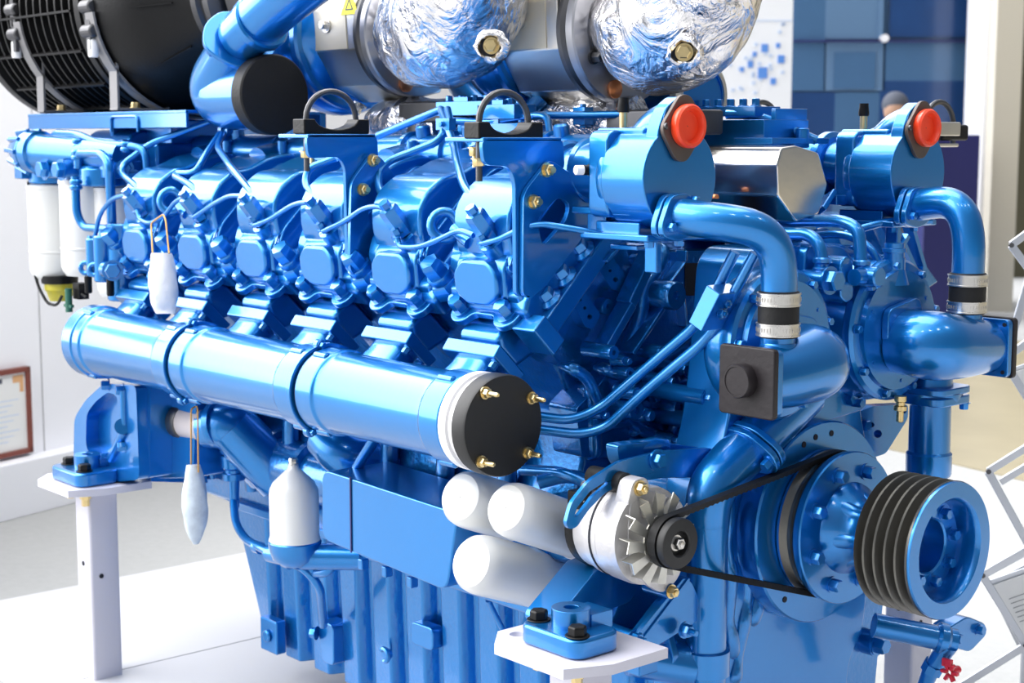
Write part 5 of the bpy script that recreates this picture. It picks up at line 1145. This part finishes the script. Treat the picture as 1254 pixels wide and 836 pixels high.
# ================================================================== PLATFORM AND HALL
FZ = -.79
m = MB(); m.box(Vector((-.70,.03,(PZ+FZ)/2)), (4.4,1.40,PZ-FZ)); pf = world(m, 'trim_platform', 'platform', bevel=.003); tag(pf, kind='structure')
for k, x in enumerate((-2.085,-.6,.9)):
    m = MB(); m.box(Vector((x,.03,PZ+.0004)), (.003,1.40,.0012)); s = world(m, 'trim_seam', 'ink'); tag(s, kind='structure')
m = MB(); m.box(Vector((0,0,FZ-.03)), (60,60,.06)); fl = world(m, 'floor', 'carpet'); tag(fl, kind='structure')
m = MB(); a = Vector((0,0,0))
wa_ = A(1160,567,z=FZ); wb_ = A(1254,589,z=FZ); wd_ = (wb_-wa_).normalized(); wn_ = Vector((-wd_.y, wd_.x, 0)); wn_ = wn_ if wn_.y > 0 else -wn_
m.pz([((wa_+wd_*s_+wn_*t_).x, (wa_+wd_*s_+wn_*t_).y) for s_, t_ in ((-3,0),(30,0),(30,40),(-3,40))], FZ, FZ+.006); wf = world(m, 'floor_wood', 'wood_floor'); tag(wf, kind='structure')
# left display wall with its low plinth
w0 = A(0,640,z=FZ); w1 = A(190,590,z=FZ); dw = (w1-w0).normalized(); nw = Vector((dw.y,-dw.x,0)); 
if nw.dot(CAM-w0) < 0: nw = -nw
def wq(t, n, z): return w0+dw*t+nw*n+ZV*(z-FZ)
def wbox(mb, t0, t1, n0, n1, z0, z1):
    v = [mb.bm.verts.new(wq(t, n, z)) for t in (t0, t1) for n in (n0, n1) for z in (z0, z1)]
    for f in ((0,1,3,2),(4,6,7,5),(0,4,5,1),(2,3,7,6),(0,2,6,4),(1,5,7,3)): mb.bm.faces.new([v[i] for i in f])
m = MB(); wbox(m, -1.6, 5.2, -.18, -.10, FZ, 1.42); wl = world(m, 'wall_left', 'wall_white'); tag(wl, kind='structure')
m = MB(); wbox(m, -1.6, 5.2, -.10, 0, FZ, FZ+.225); bl = world(m, 'baseboard_left', 'wall_white', bevel=.004); tag(bl, kind='structure')
m = MB(); wbox(m, .335, .340, -.10, -.098, FZ+.22, 1.42); wbox(m, 2.0, 2.005, -.10, -.098, FZ+.22, 1.42); s = world(m, 'trim_wall_seam', 'ink'); tag(s, kind='structure')
# framed certificate standing on the plinth against the wall
def wallpt(px, py, n=-.085):
    r = FW + RR*((px-IW/2)/FPX) + UP*((IH/2-py)/FPX); d = ((w0+nw*n)-CAM).dot(nw)/r.dot(nw); return CAM+r*d
a = wallpt(34,448); b = wallpt(41,552)
t1 = (wallpt(36,500)-w0).dot(dw); zb_, zt_ = b.z, a.z
cb = wq(t1-.18, -.06, zb_); t = topthing('certificate_frame', cb, 'certificate in a reddish brown wooden frame leaning on the left display wall', 'picture frame')
def wp(mb, n_, mt): return wpart(mb, n_, mt, t, cb)
m = MB(); f_ = .020
for (ta, tb, za, zc) in ((t1-.38,t1,zb_,zb_+f_),(t1-.38,t1,zt_-f_,zt_),(t1-f_,t1,zb_,zt_),(t1-.38,t1-.38+f_,zb_,zt_)): wbox(m, ta, tb, -.098, -.070, za, zc)
wp(m, 'frame', 'frame_wood')
m = MB(); wbox(m, t1-.37, t1-.01, -.096, -.082, zb_+.01, zt_-.01); wp(m, 'certificate', 'paper')
m = MB()
for k in range(9): wbox(m, t1-.33, t1-.06-.03*(k % 3), -.082, -.0812, zt_-.13-.021*k, zt_-.127-.021*k)
wp(m, 'text_lines', 'dot_pale')
m = MB(); wbox(m, t1-.34, t1-.14, -.082, -.081, zt_-.055, zt_-.035); wbox(m, t1-.30, t1-.18, -.082, -.081, zt_-.082, zt_-.068); wp(m, 'heading', 'ink_dark')
m = MB(); wbox(m, t1-.085, t1-.030, -.082, -.081, zt_-.06, zt_-.03); wbox(m, t1-.050, t1-.030, -.082, -.081, zt_-.10, zt_-.06); wp(m, 'ornament', 'gold')

# ------------------------------------------------------------------ far wall on the right: graphic panel, blue glass, column
def at_depth(px, py, d): return CAM + (FW + RR*((px-IW/2)/FPX) + UP*((IH/2-py)/FPX))*d
RH = Vector((RR.x, RR.y, 0)); FH = Vector((FW.x, FW.y, 0)).normalized()
def fbox(mb, x0, x1, z0, z1, d0, d1):
    """upright box across the hall, edges read at distance d0"""
    v = [mb.bm.verts.new(Vector((CAM.x, CAM.y, z)) + FH*d + RH*((px-IW/2)/FPX*d0)) for px in (x0, x1) for d in (d0, d1) for z in (z0, z1)]
    for f in ((0,1,3,2),(4,6,7,5),(0,4,5,1),(2,3,7,6),(0,2,6,4),(1,5,7,3)): mb.bm.faces.new([v[i] for i in f])
DW = 13.0
def zpx(py, d): return CAM.z - (py-170.0)/FPX*d*1.0
m = MB(); fbox(m, 560, 965, FZ, 3.2, DW-.2, DW); pw = world(m, 'wall_graphic', 'panel_white'); tag(pw, kind='structure')
m = MB()
for (a, b, r) in ((932,63,5),(952,76,5),(915,82,4),(930,92,7),(905,88,3),(943,102,4),(948,60,3),(920,70,3)):
    z_ = zpx(b, DW); fbox(m, a-r*.8, a+r*.8, z_-.025*r/4, z_+.025*r/4, DW-.21, DW-.2)
mk = world(m, 'trim_map_markers', 'dot_blue'); tag(mk, kind='structure')
m = MB()
random.seed(3)
for k in range(34):
    a = random.gauss(920,18); b = random.gauss(88,22); a = min(a, 960); z_ = zpx(b, DW); fbox(m, a-2, a+2, z_-.012, z_+.012, DW-.208, DW-.2)
mk = world(m, 'trim_map_dots', 'dot_pale'); tag(mk, kind='structure')
m = MB(); fbox(m, 560, 965, zpx(31,DW)-.004, zpx(31,DW)+.004, DW-.205, DW-.2); s = world(m, 'trim_panel_joint', 'dot_pale'); tag(s, kind='structure')
GL = 15.0
m = MB(); fbox(m, 900, 1203, FZ, 3.4, GL+.1, GL+.3); gb = world(m, 'wall_glass', 'glass_a'); tag(gb, kind='structure')
def gp_(x0, x1, y0, y1, mt, nm, dd=0):
    m = MB(); fbox(m, x0, x1, zpx(y1,GL), zpx(y0,GL), GL+.04-dd, GL+.1-dd); o = world(m, nm, mt); tag(o, kind='structure')
gp_(966,1004,-300,112,'glass_a','wall_glass_pane'); gp_(1004,1068,-300,50,'glass_c','wall_glass_pane'); gp_(1006,1075,54,112,'glass_c','wall_glass_pane')
gp_(966,1018,114,360,'glass_b','wall_glass_pane'); gp_(1018,1072,114,360,'glass_a','wall_glass_pane'); gp_(1082,1196,-300,48,'glass_b','wall_glass_pane'); gp_(1078,1196,54,100,'glass_a','wall_glass_pane'); gp_(1078,1196,100,112,'glass_b','wall_glass_pane'); gp_(1072,1196,112,360,'glass_b','wall_glass_pane')
gp_(1016,1066,66,110,'glass_a','wall_glass_pane',.02); gp_(1068,1074,-300,50,'glass_c','wall_glass_pane',.02)
m = MB()
for (a, b) in ((1075,50),(1197,50)):
    c = Vector((CAM.x, CAM.y, zpx(b,GL)))+FH*GL+RH*((a-IW/2)/FPX*GL); m.cyl(c-FH*.06, c+FH*.05, .036, seg=24)
s = world(m, 'trim_glass_fittings', 'white_paint'); tag(s, kind='structure')
m = MB(); fbox(m, 966, 1200, zpx(53,GL)-.008, zpx(53,GL)+.008, GL-.02, GL+.04); s = world(m, 'trim_glass_rail', 'navy'); tag(s, kind='structure')
m = MB(); fbox(m, 1198, 1212, FZ, 3.4, 14.2, 14.8); s = world(m, 'trim_column_edge', 'column_white'); tag(s, kind='structure')
m = MB(); fbox(m, 1211, 1243, FZ, 3.4, 14.0, 14.8); s = world(m, 'wall_column', 'column'); tag(s, kind='structure')
m = MB(); fbox(m, 1200, 2300, FZ, 3.4, 17.5, 17.8); s = world(m, 'wall_hall', 'dark_hall'); tag(s, kind='structure')
m = MB(); fbox(m, 1130, 1196, FZ+.0, zpx(165,13.4), 13.4, 13.9); c_ = world(m, 'display_counter', 'navy', bevel=.01); tag(c_, 'navy blue display counter in the blurred background before the glass wall', 'counter')
# visitor in a dull maroon jacket: solid figure added for the reflection in the glass
m = MB(); fbox(m, 1020, 1135, FZ, FZ+.12, 11.6, 12.5); st_ = world(m, 'trim_added_stage', 'platform'); tag(st_, kind='structure')  # unseen stage added to lift the figure to the reflection's height
def reflected_visitor():
    d = 12.0; p = Vector((CAM.x, CAM.y, 0))+FH*d+RH*((1092-IW/2)/FPX*d); z0 = FZ+.126
    t = topthing('reflected_person', Vector((p.x,p.y,z0)), 'dark-haired figure in a maroon jacket, standing far back beside the right-hand red plug', 'reflected_person')
    base = Vector((p.x,p.y,z0)); m = MB()
    for s in (-1, 1):
        m.tube([p+RH*(.10*s)+ZV*(z0+.04), p+RH*(.105*s)+ZV*(z0+.45), p+RH*(.09*s)+ZV*(z0+.86)], [.055,.07,.10], 16, .05); m.tube([p+RH*(.10*s)+FH*.03+ZV*(z0+.035), p+RH*(.11*s)-FH*.16+ZV*(z0+.03)], [.045,.035], 12)
    wpart(m, 'trousers', 'ink_dark', t, base)
    m = MB(); m.tube([p+ZV*(z0+.82), p+ZV*(z0+1.05), p+ZV*(z0+1.30), p+ZV*(z0+1.42), p+ZV*(z0+1.47)], [.17,.165,.20,.16,.07], 24, .06)
    for s in (-1, 1): m.tube([p+RH*(.17*s)+ZV*(z0+1.38), p+RH*(.27*s)+ZV*(z0+1.10), p+RH*(.24*s)-FH*.12+ZV*(z0+.88)], [.07,.055,.045], 14, .05)
    wpart(m, 'jacket', 'maroon', t, base)
    m = MB(); m.tube([p+ZV*(z0+1.44), p+ZV*(z0+1.52)], [.055,.055], 16); m.sphere(p+ZV*(z0+1.61), .10, 24, (.85,.95,1.12)); 
    for s in (-1, 1):
        mh = MB(); mh.sphere(p+RH*(.24*s)-FH*.15+ZV*(z0+.84), .04, 12, (.8,1,1.4)); wpart(mh, 'hand', 'skin', t, base)
    m.sphere(p-FH*.10+ZV*(z0+1.60), .016, 10)
    wpart(m, 'head', 'skin', t, base)
    m = MB(); m.sphere(p+ZV*(z0+1.65)+FH*.015, .104, 24, (.92,1.0,.95)); wpart(m, 'hair', 'ink_dark', t, base)
reflected_visitor()

# ------------------------------------------------------------------ folding literature rack on the right
def rack():
    # two scissor planes of aluminium bars with paper trays between them
    dn = 3.75
    def R_(px, py, d=dn): return at_depth(px, py, d)
    base = R_(1235,760); base = Vector((base.x, base.y, FZ)); t = topthing('literature_rack', base, 'folding aluminium literature rack with white leaflets, cut by the right edge', 'rack')
    def bars(lst, d, dd=0):
        for (x0,y0,x1,y1) in lst:
            m = MB(); m.bar(R_(x0,y0,d), R_(x1,y1,d), .018, .010, FH*-1+ZV*.01); wpart(m, 'scissor_bar', 'alu_bar', t, base, .002)
    bars([(1210,577,1290,527),(1210,577,1262,672),(1203,704,1300,648),(1203,704,1256,790),(1256,790,1160,850),(1238,300,1290,262),(1238,300,1262,332),(1232,438,1290,395),(1236,452,1285,530),(1262,332,1232,438),(1262,672,1203,704)], dn)
    bars([(1225,590,1300,545),(1215,715,1300,672)], dn+.22)
    for (a, b) in ((1210,577),(1203,704),(1256,790),(1238,300),(1234,440),(1262,672)):
        m = MB(); c = R_(a,b,dn-.008); m.lathe([(.006,0),(.006,.006)], c+FH*.0, -FH, 12); wpart(m, 'rivet', 'dark_steel', t, base)
    for (x0,y0,x1,y1,x2,y2,x3,y3) in ((1208,712,1300,680,1350,800,1250,800),(1236,452,1300,430,1320,520,1280,540)):
        m = MB(); P_ = [R_(x0,y0,dn+.05), R_(x1,y1,dn+.05), R_(x2,y2,dn+.10), R_(x3,y3,dn+.10)]
        v0 = [m.bm.verts.new(p) for p in P_]; v1 = [m.bm.verts.new(p+FH*.006) for p in P_]
        m.bm.faces.new(v0); m.bm.faces.new(list(reversed(v1)))
        for i in range(4): m.bm.faces.new((v0[i], v1[i], v1[(i+1) % 4], v0[(i+1) % 4]))
        wpart(m, 'tray', 'alu_bar', t, base)
        m = MB(); c_ = sum(P_, Vector())/4; Q = [c_+(p-c_)*.90-FH*.003 for p in P_]; v0 = [m.bm.verts.new(p) for p in Q]; v1 = [m.bm.verts.new(p-FH*.003) for p in Q]
        m.bm.faces.new(v0); m.bm.faces.new(list(reversed(v1)))
        for i in range(4): m.bm.faces.new((v0[i], v1[i], v1[(i+1) % 4], v0[(i+1) % 4]))
        wpart(m, 'leaflet', 'paper', t, base)
        m = MB()
        for k in range(6):
            s0 = .25+.07*k; p = Q[0]+(Q[3]-Q[0])*s0+(Q[1]-Q[0])*.12; q2 = p+(Q[1]-Q[0])*(.25-.03*(k % 3)); m.bar(p-FH*.0045, q2-FH*.0045, .0016, .001, FH*-1)
        wpart(m, 'printed_lines', 'ink', t, base)
    # feet down to the platform
    for (a, b) in ((1160,850),(1256,790)):
        c = R_(a,b); m = MB(); m.bar(Vector((c.x,c.y,c.z)), Vector((c.x,c.y,FZ+.004)), .018, .010, FH*-1); m.box(Vector((c.x,c.y,FZ+.006)), (.05,.05,.012)); wpart(m, 'rack_foot', 'alu_bar', t, base)
rack()

# ================================================================== LIGHT
def area(name, loc, tgt, size, power, col=(1,1,1), sy=None):
    L = bpy.data.lights.new(name, 'AREA'); L.energy = power; L.size = size; L.color = col
    if sy: L.shape = 'RECTANGLE'; L.size_y = sy
    o = bpy.data.objects.new(name, L); COL.objects.link(o); o.location = Vector(loc)+Vector((0,0,OZ))
    o.rotation_euler = (Vector(tgt)-Vector(loc)).to_track_quat('-Z', 'Y').to_euler(); return o
area('soft_area_lamp', (-1.9,-3.6,3.4), (-1.3,-.3,.3), 3.0, 95, (1,.99,.97), 2.2)
area('soft_area_lamp', (-1.2,.3,4.2), (-1.1,0,0), 3.2, 75, (1,.99,.97), 2.0)
area('soft_area_lamp', (-2.3,.3,3.5), (-4.7,.7,.2), 1.6, 70, (1,.99,.98))  # extra lamp added only to brighten the left display wall
for k, (x, y) in enumerate(((1.4,-1.6),(1.9,-.4),(2.0,1.2),(.6,-2.6))):
    area('hall_spot_lamp', (x, y, 3.9), (-.3,0,.1), .30, 7, (1,.97,.92))
area('soft_area_lamp', (-3.2,8.0,5.5), (-5,10,0), 5, 70, (1,.98,.94))
W_ = bpy.data.worlds.new('hall'); bpy.context.scene.world = W_; W_.use_nodes = True
nt = W_.node_tree; bg = nt.nodes['Background']; tc_ = nt.nodes.new('ShaderNodeTexCoord'); mp = nt.nodes.new('ShaderNodeVectorMath'); mp.operation = 'DOT_PRODUCT'
mp.inputs[1].default_value = Vector((-.80,-.28,.52)).normalized()
nt.links.new(tc_.outputs['Generated'], mp.inputs[0])
rp = nt.nodes.new('ShaderNodeValToRGB'); mr = nt.nodes.new('ShaderNodeMapRange'); mr.inputs['From Min'].default_value = -1; mr.inputs['From Max'].default_value = 1
nt.links.new(mp.outputs['Value'], mr.inputs['Value']); nt.links.new(mr.outputs['Result'], rp.inputs['Fac'])
e = rp.color_ramp.elements; e[0].position = .20; e[0].color = (.024,.028,.034,1); e[1].position = .96; e[1].color = (1.0,1.0,1.02,1)
el = rp.color_ramp.elements.new(.62); el.color = (.062,.066,.075,1); el = rp.color_ramp.elements.new(.82); el.color = (.42,.43,.45,1)
nt.links.new(rp.outputs['Color'], bg.inputs['Color']); bg.inputs['Strength'].default_value = 7.4

# ================================================================== every separate piece of a repeated fixing becomes a part of its own
def split_pieces(o):
    bm = bmesh.new(); bm.from_mesh(o.data); bm.verts.ensure_lookup_table(); seen = set(); comps = []
    for v in bm.verts:
        if v.index in seen: continue
        st = [v]; seen.add(v.index); c = []
        while st:
            a = st.pop(); c.append(a.index)
            for e_ in a.link_edges:
                b_ = e_.other_vert(a)
                if b_.index not in seen: seen.add(b_.index); st.append(b_)
        comps.append(set(c))
    def bb(c):
        P_ = [bm.verts[i].co for i in c]; return [min(p[k] for p in P_)-.001 for k in range(3)]+[max(p[k] for p in P_)+.001 for k in range(3)]
    cl = [(c, bb(c)) for c in comps]; ch = True
    while ch:
        ch = False
        for i in range(len(cl)):
            for j in range(i+1, len(cl)):
                A_, B_ = cl[i][1], cl[j][1]
                if all(A_[k] <= B_[k+3] and B_[k] <= A_[k+3] for k in range(3)):
                    cl[i] = (cl[i][0] | cl[j][0], [min(A_[k], B_[k]) for k in range(3)]+[max(A_[k+3], B_[k+3]) for k in range(3)]); cl.pop(j); ch = True; break
            if ch: break
    if len(cl) > 1:
        for n_, (c, _) in enumerate(cl[1:]):
            b2 = bm.copy(); bmesh.ops.delete(b2, geom=[v for v in b2.verts if v.index not in c], context='VERTS')
            me = bpy.data.meshes.new(o.name); b2.to_mesh(me); b2.free(); me.materials.append(o.data.materials[0])
            d = o.copy(); d.data = me; COL.objects.link(d)
        b2 = bm.copy(); bmesh.ops.delete(b2, geom=[v for v in b2.verts if v.index not in cl[0][0]], context='VERTS'); b2.to_mesh(o.data); b2.free()
    bm.free()
SPLIT = ('bolt', 'screw', 'nut', 'clip', 'pipe_band', 'union', 'cover_plug', 'bolt_hole', 'pan_foot', 'rib', 'rail_boss', 'map_dots', 'toggle')
done = set()
for o in [x for x in list(bpy.data.objects) if x.type == 'MESH' and x.parent and x.parent.name.split('.')[0] not in ('cylinder_head',)]:
    if any(k in o.name for k in SPLIT) and o.name.split('.')[0] not in ('ring_rib',) and o.data.users == 1: split_pieces(o)

# ================================================================== CAMERA
cd = bpy.data.cameras.new('camera'); co = bpy.data.objects.new('camera', cd); COL.objects.link(co)
cd.sensor_width = 36; cd.sensor_fit = 'HORIZONTAL'; cd.lens = FPX/IW*36; cd.clip_start = .05; cd.clip_end = 100
co.location = CAM+Vector((0,0,OZ)); co.rotation_euler = Matrix((RR, UP, -FW)).transposed().to_euler()
cd.dof.use_dof = True; cd.dof.focus_distance = 2.9; cd.dof.aperture_fstop = 6.3
bpy.context.scene.camera = co
vs = bpy.context.scene.view_settings; vs.view_transform = 'Standard'; vs.look = 'None'; vs.gamma = 1; vs.exposure = 0.0; vs.use_curve_mapping = False
